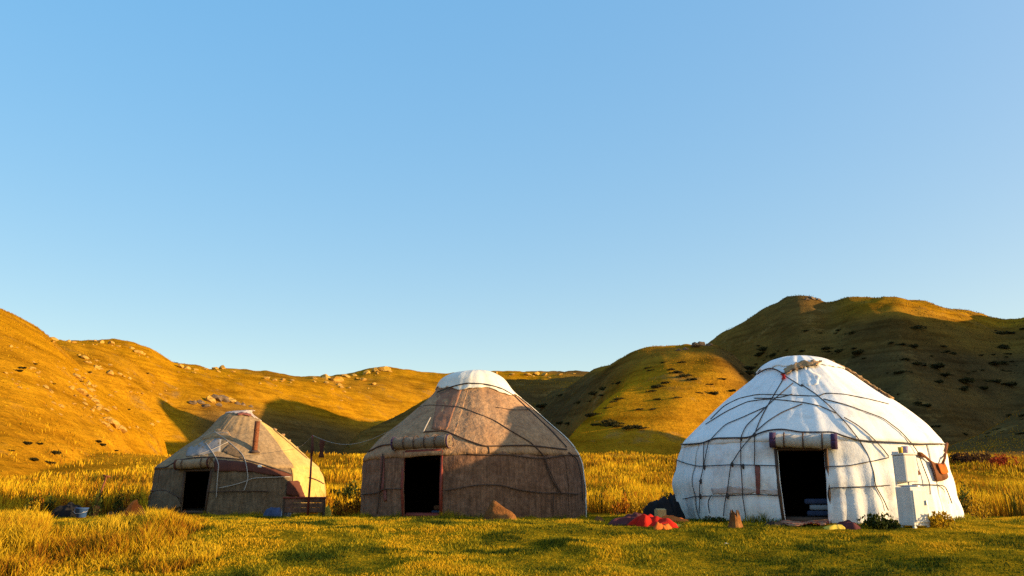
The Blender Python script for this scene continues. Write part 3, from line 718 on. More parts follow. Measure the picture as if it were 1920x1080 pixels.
def tan_yurt():
    y = Yurt('small_yurt', 'small tan felt yurt with a rusty stove pipe through its roof', 23.7 * math.sin(R(-18.05)), 23.7 * math.cos(R(-18.05)),
             [(276, 960), (281, 930), (285, 912), (288, 892), (293, 875), (320, 858), (349, 838), (380, 818), (404, 794), (415, 782), (430, 775)],
             [(613, 962), (611, 935), (610, 915), (607, 895), (596, 876), (571, 855), (538, 825), (500, 798), (474, 781), (465, 775), (458, 772)], 5, (446, 771), fold=0.013, seed=9, rib=0.25)
    f = zoomer(260, 750, .2222)
    y.build([(349, 882), (395, 880), (384, 962), (342, 960)], M['tan_felt'], M['tan_roof'], y.NW + 33, M['dusty'], M['dark_wood'], (0.08, 0.5, 0.84), (0.40, 0.6, 0.8), M['canvas'])  # panels on the sunny side get the lighter cloth
    W = lambda p, r=0.011, m='rope_white': y.rope(f(p), r, m)
    W([(640, 270), (760, 360), (880, 470), (905, 540), (925, 660), (900, 740), (885, 770)], 0.013); W([(570, 370), (640, 470), (680, 550), (668, 680), (660, 830)], 0.013)
    W([(680, 745), (800, 720), (900, 690), (960, 660), (1270, 650)]); W([(520, 330), (640, 280), (760, 290)], 0.012)
    W([(110, 770), (230, 760), (310, 800), (370, 830)], 0.014, 'rope_brown'); W([(590, 775), (760, 770), (1000, 770), (1100, 772)], 0.012, 'rope_brown')
    W([(150, 578), (240, 575), (330, 520), (480, 495), (640, 490), (900, 515), (1060, 555), (1280, 628)], 0.015, 'rope_dark')
    W([(1130, 255), (1270, 375), (1415, 500)], 0.010, 'rope_brown'); W([(1430, 655), (1490, 672), (1555, 710)], 0.010, 'rope_brown'); W([(760, 360), (620, 430), (500, 470)], 0.010)
    y.patch('eave_band', f([(640, 508), (900, 530), (1050, 565), (1290, 634)]), f([(640, 602), (930, 608), (1100, 634), (1285, 646)]), M['maroon'], 0.03, 30, 6, 0.4)
    y.patch('hem_flap', f([(90, 800), (200, 765), (330, 815)]), f([(75, 905), (220, 945), (372, 900)]), M['tan_felt'], 0.045, 20, 8, 0.5)
    y.patch('patched_felt', f([(1250, 690), (1330, 680), (1385, 780)]), f([(1240, 800), (1320, 815), (1400, 820)]), M['maroon'], 0.03, 14, 8, 0.5)  # maroon patch painted where lifted felt leaves the wall in shadow
    y.patch('patched_felt', f([(420, 410), (560, 350), (700, 330)]), f([(400, 480), (560, 470), (690, 440)]), M['blue_grey'], 0.034, 16, 6, 0.6)
    y.patch('patched_felt', f([(560, 300), (660, 250), (760, 270)]), f([(540, 345), (660, 325), (800, 350)]), M['old_felt'], 0.04, 14, 5, 0.6)
    y.patch('patched_felt', f([(760, 380), (860, 440), (900, 490)]), f([(700, 440), (800, 480), (880, 505)]), M['tan_felt'], 0.038, 14, 5, 0.6)
    y.patch('lit_tag', f([(1000, 555), (1035, 558)]), f([(1002, 575), (1033, 578)]), M['cream'], 0.05, 4, 4, 0.2)
    y.patch('crown_flap', f([(830, 128), (880, 120), (940, 140)]), f([(835, 145), (885, 140), (945, 156)]), M['strap'], 0.07, 10, 4, 0.5)
    for q in range(0, 9, 2):      # tufts of felt along the sunny edge of the roof
        k = y.NW + 8 + q * 2.2; p = y.point(k, y.th_r + R(-8 + 3 * rng.random()), 0.03)
        V, Fc = tube(np.array([p + rng.normal(0, .05, 3) * (1, 1, .4) for _ in range(4)]), 0.035, 5); y.part('felt_tuft', V, Fc, M['old_felt'])
    # stove pipe
    p, n = y.hit(477, 848); d = math.hypot(p[0], p[1]); top = CZ + d * E(484, 790)
    lean = np.array([0.02, 0, 1.0]); P = [p + lean * q for q in np.linspace(-0.15, top - p[2], 7)]
    v, fc = tube(P, 0.068, 14); pipe = y.part('stove_pipe', v, fc, M['rust'])
    v, fc = tube([P[0] + lean * .13, P[0] + lean * .16, P[0] + lean * .20], 0.135, 14, True, [1.1, 1.0, 0.6]); y.part('pipe_collar', v, fc, M['dark_wood'], pipe)
    for q in (0.35, 0.7):
        c = p + lean * (top - p[2]) * q; v, fc = tube([c, c + lean * 0.012, c + lean * .025], 0.074, 14); y.part('pipe_joint', v, fc, M['rust'], pipe)
    y.roll((338, 872), (402, 868), 0.125, M['reed_tan'], M['maroon'], 2, 0.02, 0.05)
    return y
YW, YG, YT = white_yurt(), grey_yurt(), tan_yurt()
# ------------------------------------------------------------------ vegetation
M['blade'] = vcol_mat('blade', 0.9, 0.3)
M['leaf'] = vcol_mat('leaf', 0.8, 0.25)
YS = [(YW.c, 2.45), (YG.c, 2.4), (YT.c, 2.35)]
CLEAR = []            # (x, y, radius) kept free of grass

def keep(x, y):
    k = np.ones(len(x), bool)
    for c, r in YS: k &= np.hypot(x - c[0], y - c[1]) > r
    for cx, cy, r in CLEAR: k &= np.hypot(x - cx, y - cy) > r
    return k

def blades(name, x, y, h, w, cols, tipcols, bend=0.5, heads=None, label='', cat=''):
    n = len(x); z = height(x, y) - 0.015
    a = rng.uniform(0, 2 * math.pi, n); b = rng.uniform(0, 2 * math.pi, n)
    dx, dy = np.cos(a) * w / 2, np.sin(a) * w / 2
    L = bend * h * rng.uniform(0.3, 1.0, n); lx, ly = np.cos(b) * L, np.sin(b) * L
    V = np.empty((n, 5, 3), np.float32)
    V[:, 0] = np.stack([x - dx, y - dy, z], -1); V[:, 1] = np.stack([x + dx, y + dy, z], -1)
    mw = 0.75 if heads is None else heads
    mx, my, mz = x + lx * 0.35, y + ly * 0.35, z + h * 0.62
    V[:, 2] = np.stack([mx + dx * mw, my + dy * mw, mz], -1); V[:, 3] = np.stack([mx - dx * mw, my - dy * mw, mz], -1)
    V[:, 4] = np.stack([x + lx, y + ly, z + h * np.sqrt(np.clip(1 - (L / h) ** 2 * 0.5, 0.2, 1))], -1)
    i = (np.arange(n) * 5)[:, None]
    Ft = np.concatenate([i + [0, 1, 2], i + [0, 2, 3], i + [3, 2, 4]], 1).reshape(-1, 3)
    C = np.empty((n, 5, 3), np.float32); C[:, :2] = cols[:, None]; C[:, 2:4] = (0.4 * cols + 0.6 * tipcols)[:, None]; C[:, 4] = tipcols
    o = mesh_np(name, V.reshape(-1, 3), Ft, M['blade'], None, True, C.reshape(-1, 3))
    return tag(o, label, cat, kind='stuff')

def mixc(t, stops):
    t = np.clip(t, 0, 1); xs = [q[0] for q in stops]
    return np.stack([np.interp(t, xs, [q[1][k] for q in stops]) for k in range(3)], -1)

def bush(name, seed, size, n, leaf, stops, stems=7, upright=0.3, hollow=0.45, aspect=0.55):
    """leaf-sized faces through the volume of a shrub, plus stems; mesh at the origin, base on z=0"""
    g = np.random.default_rng(seed); sx, sy, sz = size
    nl = 9; lob = np.stack([g.uniform(-.6, .6, nl) * sx, g.uniform(-.6, .6, nl) * sy, g.uniform(.25, .75, nl) * sz], -1); lr = g.uniform(.28, .5, nl)
    k = g.integers(0, nl, n); d = g.normal(size=(n, 3)); d /= np.linalg.norm(d, axis=1)[:, None]
    rad = g.uniform(hollow, 1.0, n) ** 0.7
    c = lob[k] + d * (lr[k] * rad)[:, None] * np.array([sx, sy, sz])
    c[:, 2] = np.abs(c[:, 2])
    u = g.normal(size=(n, 3)); u[:, 2] += upright * 3; u /= np.linalg.norm(u, axis=1)[:, None]
    v = np.cross(u, g.normal(size=(n, 3))); v /= np.linalg.norm(v, axis=1)[:, None]
    s = (leaf * g.uniform(.6, 1.4, n))[:, None]
    V = np.stack([c - u * s * .5, c + v * s * aspect * .5, c + u * s * .6, c - v * s * aspect * .5], 1).reshape(-1, 3)
    i = (np.arange(n) * 4)[:, None]; Ft = np.concatenate([i + [0, 1, 2], i + [0, 2, 3]], 1).reshape(-1, 3)
    cols = mixc(g.random(n), stops); C = np.repeat(cols, 4, 0)
    Vs, Fs, o = [V], [Ft], len(V)
    for q in range(stems):
        e = lob[q % nl]; P = np.array([[e[0] * .15, e[1] * .15, 0], [e[0] * .5, e[1] * .5, e[2] * .5], e])
        tv, tf = tube(P, 0.02 * max(sx, sz), 4, False, [1, .7, .35]); tf = np.array(tf)
        tf = np.concatenate([tf[:, [0, 1, 2]], tf[:, [0, 2, 3]]])
        Vs.append(np.array(tv)); Fs.append(tf + o); o += len(tv); C = np.vstack([C, np.tile([[.07, .045, .02]], (len(tv), 1))])
    return mesh_np(name, np.vstack(Vs), np.vstack(Fs), M['leaf'], None, False, C, link_it=False)

def put(o, p, rz=None, sc=1.0, tilt=(0, 0)):
    o.location = p; o.rotation_euler = (tilt[0], tilt[1], rng.uniform(0, 6.28) if rz is None else rz)
    o.scale = (sc,) * 3 if np.isscalar(sc) else sc
    COL.objects.link(o); return o

GREENS = [(0, (.012, .020, .006)), (.5, (.03, .045, .008)), (1, (.075, .08, .012))]
DARKJ = [(0, (.018, .018, .007)), (.5, (.04, .036, .011)), (1, (.085, .068, .016))]
GOLDS = [(0, (.10, .055, .006)), (.5, (.34, .19, .008)), (1, (.55, .36, .015))]
ORANGES = [(0, (.14, .03, .006)), (.5, (.36, .12, .008)), (1, (.55, .25, .012))]

# ------------------------------------------------------------------ rocks
def rock_mat(name, c1, c2, c3):
    m, nt, N, L, b = new_mat(name)
    tc = N.new('ShaderNodeTexCoord'); n = N.new('ShaderNodeTexNoise'); n.inputs['Scale'].default_value = 3; n.inputs['Detail'].default_value = 9; n.inputs['Roughness'].default_value = .7
    L.new(tc.outputs['Object'], n.inputs['Vector'])
    r = N.new('ShaderNodeValToRGB'); e = r.color_ramp.elements; e[0].position = .3; e[0].color = (*c1, 1); e[1].position = .72; e[1].color = (*c3, 1); k = e.new(.5); k.color = (*c2, 1)
    L.new(n.outputs['Fac'], r.inputs['Fac']); L.new(r.outputs['Color'], b.inputs['Base Color']); b.inputs['Roughness'].default_value = .9; b.inputs['Specular IOR Level'].default_value = .15
    bp = N.new('ShaderNodeBump'); bp.inputs['Strength'].default_value = .9; bp.inputs['Distance'].default_value = .1; L.new(n.outputs['Fac'], bp.inputs['Height']); L.new(bp.outputs[0], b.inputs['Normal'])
    return m
M['rock'] = rock_mat('rock', (.20, .10, .018), (.40, .23, .045), (.52, .33, .085))
M['rock_dark'] = rock_mat('rock_dark', (.06, .045, .03), (.13, .09, .055), (.26, .17, .10))
M['rock_orange'] = rock_mat('rock_orange', (.085, .036, .015), (.20, .08, .022), (.31, .14, .045))

def rock_mesh(name, seed, mat, sub=2, jag=0.35, flat=0.75):
    g = np.random.default_rng(seed); bm = bmesh.new(); bmesh.ops.create_icosphere(bm, subdivisions=sub, radius=1.0)
    pl = g.normal(size=(16, 3)); pl /= np.linalg.norm(pl, axis=1)[:, None]; dd = g.uniform(.42, .85, 16)
    for v in bm.verts:
        p = np.array(v.co)
        for n_, d_ in zip(pl, dd):                 # chipped flat faces
            q = p @ n_
            if q > d_: p = p - n_ * (q - d_) * .9
        p *= 1 + jag * .25 * g.normal()
        p[2] = p[2] * flat + .25
        v.co = p
    o = bm_obj(name, bm, mat); COL.objects.unlink(o); return o

rock_src = [rock_mesh('hillside_rock', 20 + q, M['rock']) for q in range(4)]
dark_src = [rock_mesh('hillside_rock', 40 + q, M['rock_dark']) for q in range(3)]
def hill_rock(px, py, w, src, label, group, name=None, sq=None):
    """w: width in photo pixels"""
    p = ground(px, py, t0=30)
    if p is None: return
    d = math.hypot(p[0], p[1]); s = 0.68 * w * d / 1557.0
    o = src[int(rng.integers(len(src)))].copy(); tag(o, label, 'rock', group)
    if name: o.name = name
    z = 0.55 if sq is None else sq
    put(o, (p[0], p[1], p[2] - 0.2 * s), sc=(s, s * rng.uniform(.7, 1.1), s * rng.uniform(.8, 1.2) * z / .55 * .8))

LBL_S = ('tan weathered rock scattered on the golden slope beside the small yurt', 'rocks scattered on the golden slope')
for px, py, w in [(60, 690, 12), (70, 700, 9), (30, 720, 10), (36, 727, 8), (140, 705, 16), (150, 712, 10), (132, 728, 14), (165, 720, 10), (150, 735, 22), (165, 745, 15), (175, 752, 18), (158, 757, 13), (185, 762, 16), (196, 768, 14), (172, 770, 10),
                  (205, 790, 18), (212, 797, 26), (225, 804, 20), (196, 785, 12), (190, 777, 10), (85, 726, 12), (95, 735, 12), (112, 762, 12), (100, 756, 9), (160, 672, 14), (168, 680, 9), (180, 688, 12), (190, 692, 8), (205, 700, 14), (225, 702, 10), (243, 711, 10),
                  (285, 797, 12), (118, 690, 8), (245, 735, 8), (300, 740, 7), (330, 730, 6), (286, 718, 7), (310, 752, 7), (20, 650, 9), (10, 700, 8), (205, 742, 9), (140, 720, 9)]:
    hill_rock(px, py, w, rock_src, *LBL_S)
    for q in range(2): hill_rock(px + rng.normal(0, 12), py + rng.normal(0, 7), w * rng.uniform(.35, .7), rock_src, *LBL_S)
LBL_R = ('rugged rock jutting up along the crest of the far golden ridge', 'rocks along the far ridge crest')
for px, py, w in [(100, 636, 14), (112, 634, 22), (125, 637, 16), (138, 642, 10), (178, 641, 8), (190, 643, 12), (208, 645, 14), (222, 650, 8), (246, 653, 10), (258, 661, 16), (268, 664, 9), (340, 689, 14), (352, 692, 18), (366, 693, 10), (385, 692, 10), (405, 692, 14), (418, 691, 16), (436, 697, 10),
                  (500, 710, 14), (515, 713, 10), (530, 712, 12), (548, 714, 9), (590, 710, 14), (610, 709, 22), (630, 714, 26), (648, 706, 18), (664, 704, 14), (690, 700, 18), (705, 696, 16), (718, 694, 26), (730, 697, 12), (636, 722, 14), (680, 712, 14), (645, 735, 10), (640, 752, 8), (655, 728, 9), (700, 720, 10),
                  (930, 700, 9), (960, 702, 10), (990, 703, 16), (1005, 702, 12), (1020, 703, 14), (1050, 702, 10), (1075, 701, 9)]:
    hill_rock(px, py, w, rock_src, *LBL_R)
    hill_rock(px + rng.normal(0, 10), py + 3 + abs(rng.normal(0, 4)), w * rng.uniform(.3, .6), rock_src, *LBL_R)
LBL_K = ('dark rock of the low outcrop in the valley behind the small yurt', 'dark outcrop behind the small yurt')
for px, py, w in [(362, 756, 14), (375, 754, 18), (392, 752, 22), (405, 749, 26), (418, 748, 24), (432, 752, 20), (444, 757, 14), (455, 760, 14), (385, 762, 14), (410, 760, 16), (470, 764, 12)]:
    hill_rock(px, py, w, dark_src if px not in (392, 432) else rock_src, *LBL_K)
LBL_P = ('dark rock standing on the shoulder of the tall shaded hill', 'rocks on the shoulder of the shaded hill')
for px, py, w in [(1272, 657, 14), (1285, 655, 12), (1303, 650, 18), (1316, 648, 18), (1330, 648, 14), (1512, 562, 14), (1522, 561, 16), (1535, 563, 12)]:
    hill_rock(px, py, w, dark_src, *LBL_P)

# ------------------------------------------------------------------ shrubs on the hillsides
jun = [bush('juniper_shrub', 60 + q, (1.0, 0.9, 0.42), 420, 0.20, DARKJ, 4, 0.1) for q in range(4)]
def juniper(px, py, w, label, group):
    p = ground(px, py, t0=30)
    if p is None: return
    s = 0.5 * w * math.hypot(p[0], p[1]) / 1557.0
    o = jun[int(rng.integers(4))].copy(); tag(o, label, 'shrub', group); s *= 1.5
    put(o, (p[0], p[1], p[2] - 0.12 * s), rz=rng.uniform(-.5, .5), sc=(s, s * rng.uniform(.5, .9), s * rng.uniform(.55, .95)))
gj = np.random.default_rng(11); n_ = 0
while n_ < 110:
    px, py = gj.uniform(1340, 1920), gj.uniform(585, 820)
    if py < 830 - (px - 1100) * .62 and px < 1560 and py < 560 + abs(px - 1540) * .62: continue
    if py < 612 and px > 1700: continue
    if 1270 < px < 1770 and py > 672 + abs(px - 1500) * .6: continue
    for q in range(int(gj.integers(1, 4))):          # often in loose strings along the slope
        if n_ < 110: juniper(px + gj.normal(0, 22), py + gj.normal(0, 5), 8 + 22 * gj.random() ** 2, 'low dark juniper mat on the tall shaded hill', 'junipers on the tall shaded hill'); n_ += 1
for px, py, w in [(1245, 680, 12), (1215, 690, 14), (1220, 695, 12), (1275, 680, 18), (1265, 699, 24), (1285, 706, 26), (1295, 713, 18), (1255, 694, 16), (1330, 721, 12), (1352, 711, 16), (1368, 733, 18), (1330, 738, 26), (1310, 737, 14), (1250, 718, 20), (1235, 726, 26), (1220, 734, 22), (1270, 746, 16), (1230, 750, 14), (1200, 768, 18), (1225, 768, 14), (1185, 803, 28), (1205, 803, 22), (1160, 800, 14)]:
    juniper(px, py, w, 'low dark juniper mat on the sunlit spur between the grey and white yurts', 'junipers on the sunlit spur')
for k in range(26):
    px = gj.uniform(1000, 1190); py = gj.uniform(715, 800)
    if py < 712 + (1190 - px) * .2: continue
    juniper(px, py, gj.uniform(14, 30), 'low dark juniper mat on the shaded flank behind the grey yurt', 'junipers on the shaded flank')
for px, py, w in [(40, 690, 16), (35, 690, 12), (30, 695, 20), (65, 683, 14), (150, 715, 12), (165, 698, 12), (48, 832, 26), (70, 832, 18), (100, 850, 24), (60, 862, 26), (90, 868, 22), (182, 828, 22), (190, 835, 18), (215, 845, 12), (130, 900, 22), (165, 884, 14), (95, 640, 8), (20, 845, 16), (240, 768, 9), (100, 720, 10), (330, 680, 7), (275, 700, 8)]:
    juniper(px, py, w * .8, 'small dark shrub on the golden slope beside the small yurt', 'shrubs on the golden slope')

def lzr(px, r, dz=0.0):
    """on the ground at a photo column and a distance"""
    a = az_tan(px, 960)[0]; x, y = r * math.sin(a), r * math.cos(a); return np.array([x, y, zat(x, y) + dz])
# ------------------------------------------------------------------ plants about the camp
def camp_plant(name, px, py, size, n, leaf, stops, label, seed, **kw):
    p = lzr(px, py)
    o = bush(name, seed, size, n, leaf, stops, **kw); tag(o, label, 'plant'); put(o, (p[0], p[1], p[2] - .02), rz=0.0)
    return o
camp_plant('leafy_weed', 1642, 13.45, (.34, .16, .22), 700, .045, GREENS, 'dark green weed growing at the foot of the white yurt wall', 1, upright=.6)
camp_plant('leafy_weed', 1672, 13.5, (.14, .12, .15), 260, .04, GREENS, 'small green weed beside the white washstand', 2, upright=.6)
camp_plant('leafy_weed', 1764, 13.9, (.26, .16, .24), 600, .04, GOLDS, 'yellow sunlit weed against the white yurt right of the washstand', 3, upright=.7)
camp_plant('leafy_weed', 1340, 13.75, (.22, .12, .13), 260, .04, GREENS, 'low green weed along the white yurt hem near the stump', 4, upright=.6)
camp_plant('green_shrub', 638, 24.0, (.42, .35, .6), 900, .07, GREENS, 'dark green shrub growing close beside the small yurt', 5, upright=.6)
camp_plant('green_shrub', 656, 23.5, (.4, .35, .75), 900, .07, GREENS, 'taller green shrub between the small and grey yurts', 6, upright=.6)
camp_plant('orange_shrub', 664, 19.2, (.26, .22, .62), 700, .05, ORANGES, 'orange dry shrub standing beside the grey yurt wall', 7, upright=.8)
camp_plant('red_shrub', 640, 20.2, (.24, .2, .35), 500, .05, ORANGES, 'low reddish dry shrub between the small and grey yurts', 8, upright=.8)
camp_plant('green_shrub', 1115, 21.5, (.3, .25, .5), 500, .07, GREENS, 'green shrub in the tall grass just right of the grey yurt', 9, upright=.6)
camp_plant('green_shrub', 1180, 23.0, (.32, .25, .6), 520, .07, GREENS, 'green shrub in the tall grass between the grey and white yurts', 10, upright=.6)
for q, (px, py) in enumerate([(1800, 868), (1822, 872), (1846, 870)]):
    o = bush('dark_shrub', 30 + q, (.7, .6, .55), 500, .12, [(0, (.03, .012, .01)), (1, (.10, .05, .02))], upright=.5); tag(o, 'dark brown shrub at the far edge of the grass field', 'shrub', 'dark shrubs at the field edge'); p = ground(px, py, t0=20); put(o, (p[0], p[1], p[2] - .05))
camp_plant('red_shrub', 1884, 46.0, (.9, .6, .6), 600, .12, [(0, (.15, .02, .01)), (1, (.42, .08, .02))], 'red leaved shrub at the far edge of the grass field', 33, upright=.5)

for q in range(34):      # scruffy dry weeds along the front of the tall grass
    px = rng.choice([rng.uniform(612, 672), rng.uniform(1105, 1262), rng.uniform(1105, 1262), rng.uniform(1800, 1915), rng.uniform(10, 275), rng.uniform(10, 275)])
    rr = {0: 19.0, 1: 20.2, 2: 16.2}[0 if px < 300 else 1 if px < 1300 else 2] + rng.uniform(0, 2.5); st = [GREENS, GOLDS, ORANGES, ORANGES][int(rng.integers(4))]
    side = 'left of the small yurt' if px < 300 else 'between the small and grey yurts' if px < 700 else 'between the grey and white yurts' if px < 1300 else 'right of the white yurt'
    kind = 'green' if st is GREENS else 'golden' if st is GOLDS else 'orange'
    o = bush('scruffy_weed', 200 + q, (rng.uniform(.12, .24), .16, rng.uniform(.28, .6)), 260, .05, st, upright=.9, stems=9, aspect=.4)
    tag(o, 'scruffy %s weed by the tall grass %s' % (kind, side), 'weed', 'weeds at the edge of the tall grass'); put(o, lzr(px, rr))
# ------------------------------------------------------------------ things about the camp
def lump(name, p, size, mat, label, cat, seed, rz=0.0, fold=0.5, lift=0.0, boxy=2.6, group=None, sharp=0.45):
    """a bundle of cloth lying on the ground: domed, creased, with an uneven outline"""
    sx, sy, sz = size; nr, na = 24, 64; V = [(0, 0, 0)]; off = seed * 3.7
    for i in range(1, nr + 1):
        q = i / nr
        for j in range(na):
            a = 2 * math.pi * j / na
            out = 1 + 0.22 * math.sin(2 * a + off) + 0.12 * math.sin(5 * a + 2 * off) + 0.05 * math.sin(11 * a)
            x, y = q * out * math.cos(a), q * out * math.sin(a)
            V.append((x * sx, y * sy, 0))
    V = np.array(V); rad = np.r_[0, np.repeat(np.arange(1, nr + 1) / nr, na)]
    f1 = fbm(V[:, 0] / sx * 1.2 + off, V[:, 1] / sy * 1.2, 1.0, 2)
    crease = 1 - np.sqrt(.03 + fbm(V[:, 0] / sx * 1.5 + off * 2, V[:, 1] / sy * 1.5 + 3, 1.0, 2) ** 2) * 1.6
    fine = .09 * np.sin(9 * (V[:, 0] / sx * math.cos(off) + V[:, 1] / sy * math.sin(off)) + 4 * f1)
    V[:, 2] = sz * (1 - rad ** boxy) * (1 + fine * (fold > .25)) * np.clip(0.62 + fold * (0.5 * f1 + 0.5 * crease * sharp - 0.2), 0.1, 1.5) - 0.02 * (rad > .95)
    Fc = [(0, 1 + j, 1 + (j + 1) % na) for j in range(na)]
    for i in range(nr - 1):
        for j in range(na):
            a, b = 1 + i * na + j, 1 + i * na + (j + 1) % na; Fc.append((a, a + na, b + na, b))
    o = mesh_np(name, V, Fc, mat); o.location = (p[0], p[1], p[2] + lift); o.rotation_euler = (0, 0, rz)
    tag(o, label, cat, group); CLEAR.append((p[0], p[1], 0.75 * min(sx, sy)))
    return o

def lz(px, py, dz=0.0):
    p = ground(px, py); return np.array([p[0], p[1], p[2] + dz])

def pat(name, cols, scale, mode='band'):
    """woven pattern of coloured bands and diamonds"""
    m, nt, N, L, b = new_mat(name)
    tc = N.new('ShaderNodeTexCoord'); w = N.new('ShaderNodeTexWave'); w.inputs['Scale'].default_value = scale; w.inputs['Distortion'].default_value = 3; w.wave_profile = 'TRI'; w.inputs['Detail Scale'].default_value = 3
    ch = N.new('ShaderNodeTexVoronoi'); ch.inputs['Scale'].default_value = scale * 2.2; ch.distance = 'MANHATTAN'
    L.new(tc.outputs['Object'], w.inputs['Vector']); L.new(tc.outputs['Object'], ch.inputs['Vector'])
    ad = N.new('ShaderNodeMath'); ad.operation = 'MULTIPLY_ADD'; ad.inputs[1].default_value = .6; L.new(w.outputs['Fac'], ad.inputs[0]); L.new(ch.outputs['Distance'], ad.inputs[2])
    r = N.new('ShaderNodeValToRGB'); r.color_ramp.interpolation = 'CONSTANT'; e = r.color_ramp.elements
    e[0].position = 0; e[0].color = (*cols[0], 1); e[1].position = .9; e[1].color = (*cols[-1], 1)
    for q, c in enumerate(cols[1:-1]): k = e.new((q + 1) * .9 / (len(cols) - 1)); k.color = (*c, 1)
    L.new(ad.outputs[0], r.inputs['Fac']); L.new(r.outputs['Color'], b.inputs['Base Color']); b.inputs['Roughness'].default_value = .95; b.inputs['Specular IOR Level'].default_value = .1
    return m
M['rug_red'] = pat('rug_red', [(.16, .012, .012), (.05, .008, .01), (.26, .03, .02), (.30, .16, .10)], 5)
M['yellow'] = fabric('yellow', (.55, .38, .05), (.68, .50, .08), 6)
M['orange_cloth'] = fabric('orange_cloth', (.40, .09, .015), (.52, .14, .025), 6)
M['black_cloth'] = fabric('black_cloth', (.010, .010, .012), (.022, .020, .022), 5)
M['maroon_quilt'] = fabric('maroon_quilt', (.06, .02, .025), (.12, .035, .035), 6)
M['blue_cloth'] = fabric('blue_cloth', (.04, .055, .11), (.08, .10, .18), 6)
M['brown_cloth'] = fabric('brown_cloth', (.12, .045, .02), (.20, .08, .035), 6)
M['pale_plastic'] = plain('pale_plastic', (.34, .36, .40), .45, var=.1, bump=.05)
M['blue_plastic'] = plain('blue_plastic', (.04, .10, .30), .6, var=.15, bump=.05)
M['white_paint'] = fabric('white_paint', (.62, .60, .57), (.76, .75, .72), 5, rough=.55, bump=.12, fine=20, stain=(.30, .17, .08), stain_amt=.55, streak=.12)
M['steel'] = plain('steel', (.5, .5, .5), .35, .9, var=.15)
M['plank'] = plain('plank', (.16, .075, .045), .8, var=.4, scale=14, bump=.4)

# -- boulder before the grey yurt: peaked, its right side sloping down
def boulder():
    p = lzr(936, 14.4); bm = bmesh.new()
    pts = [(-.33, .0, -.05), (-.20, -.16, -.05), (.10, -.2, -.05), (.34, -.08, -.05), (.33, .14, -.05), (0, .22, -.05), (-.28, .16, -.05), (-.13, -.03, .42), (-.07, .05, .40), (.05, -.06, .27), (.17, -.08, .19), (.29, -.02, .12), (.20, .1, .17), (-.22, .0, .25), (-.12, -.13, .22), (.02, .14, .26)]
    vs = [bm.verts.new(q) for q in pts]; bmesh.ops.convex_hull(bm, input=vs)
    bmesh.ops.subdivide_edges(bm, edges=bm.edges[:], cuts=3, use_grid_fill=True)
    for v in bm.verts: v.co += Vector(v.co).normalized() * (0.02 * float(fbm(np.array([v.co.x * 7 + v.co.z * 5]), np.array([v.co.y * 7 + v.co.z * 3]), 1.0, 3)[0]))
    o = bm_obj('boulder', bm, M['rock_orange'], None, True); o.location = p; o.scale = (.92, .92, .9); CLEAR.append((p[0], p[1], .25))
    tag(o, 'peaked orange-brown boulder lying in front of the grey yurt', 'boulder')
boulder()

# -- heap of bedding left of the white yurt
lump('red_blanket', lzr(1222, 12.9), (.40, .28, .28), M['red_cloth'], 'bright red blanket crumpled in the heap beside the white yurt', 'blanket', 1, .2, .8)
lump('maroon_blanket', lzr(1183, 13.2), (.34, .26, .24), M['maroon_quilt'], 'dark maroon blanket at the end of the bedding heap', 'blanket', 2, .1, .6)
lump('orange_blanket', lzr(1262, 13.9), (.32, .24, .17), M['orange_cloth'], 'rust orange blanket spread under the black sacks', 'blanket', 3, -.2, .6)
lump('orange_cloth', lzr(1240, 12.5), (.16, .12, .14), M['orange_cloth'], 'small orange cloth fallen from the red blanket', 'cloth', 4, .9, .8)
lump('cream_cloth', lzr(1260, 12.9), (.17, .08, .08), M['yellow'], 'folded pale yellow cloth lying by the bedding heap', 'cloth', 5, .0, .3)
lump('black_sack', lzr(1234, 14.9), (.25, .22, .66), M['black_cloth'], 'stuffed black sack leaning left in the heap by the white yurt', 'sack', 6, .3, .25, boxy=3.4, sharp=0)
lump('black_sack', lzr(1263, 15.1), (.26, .22, .64), M['black_cloth'], 'knotted black sack resting against the white yurt', 'sack', 9, 1.1, .35, boxy=3.0, sharp=0)
def crate():
    p = lzr(1238, 14.2); bm = bmesh.new(); bm_box(bm, (0, 0, .11), (.16, .14, .2), None, .01)
    o = bm_obj('carton', bm, fabric('card', (.42, .27, .11), (.52, .35, .16), 8)); o.location = p; o.rotation_euler = (0, 0, .25); tag(o, 'small tan carton tucked under the black sacks', 'carton')
    bm = bmesh.new(); bm_box(bm, (0, -.02, .215), (.165, .07, .006), Matrix.Rotation(.2, 3, 'X')); bm_obj('flap', bm, o.data.materials[0], o)
crate()

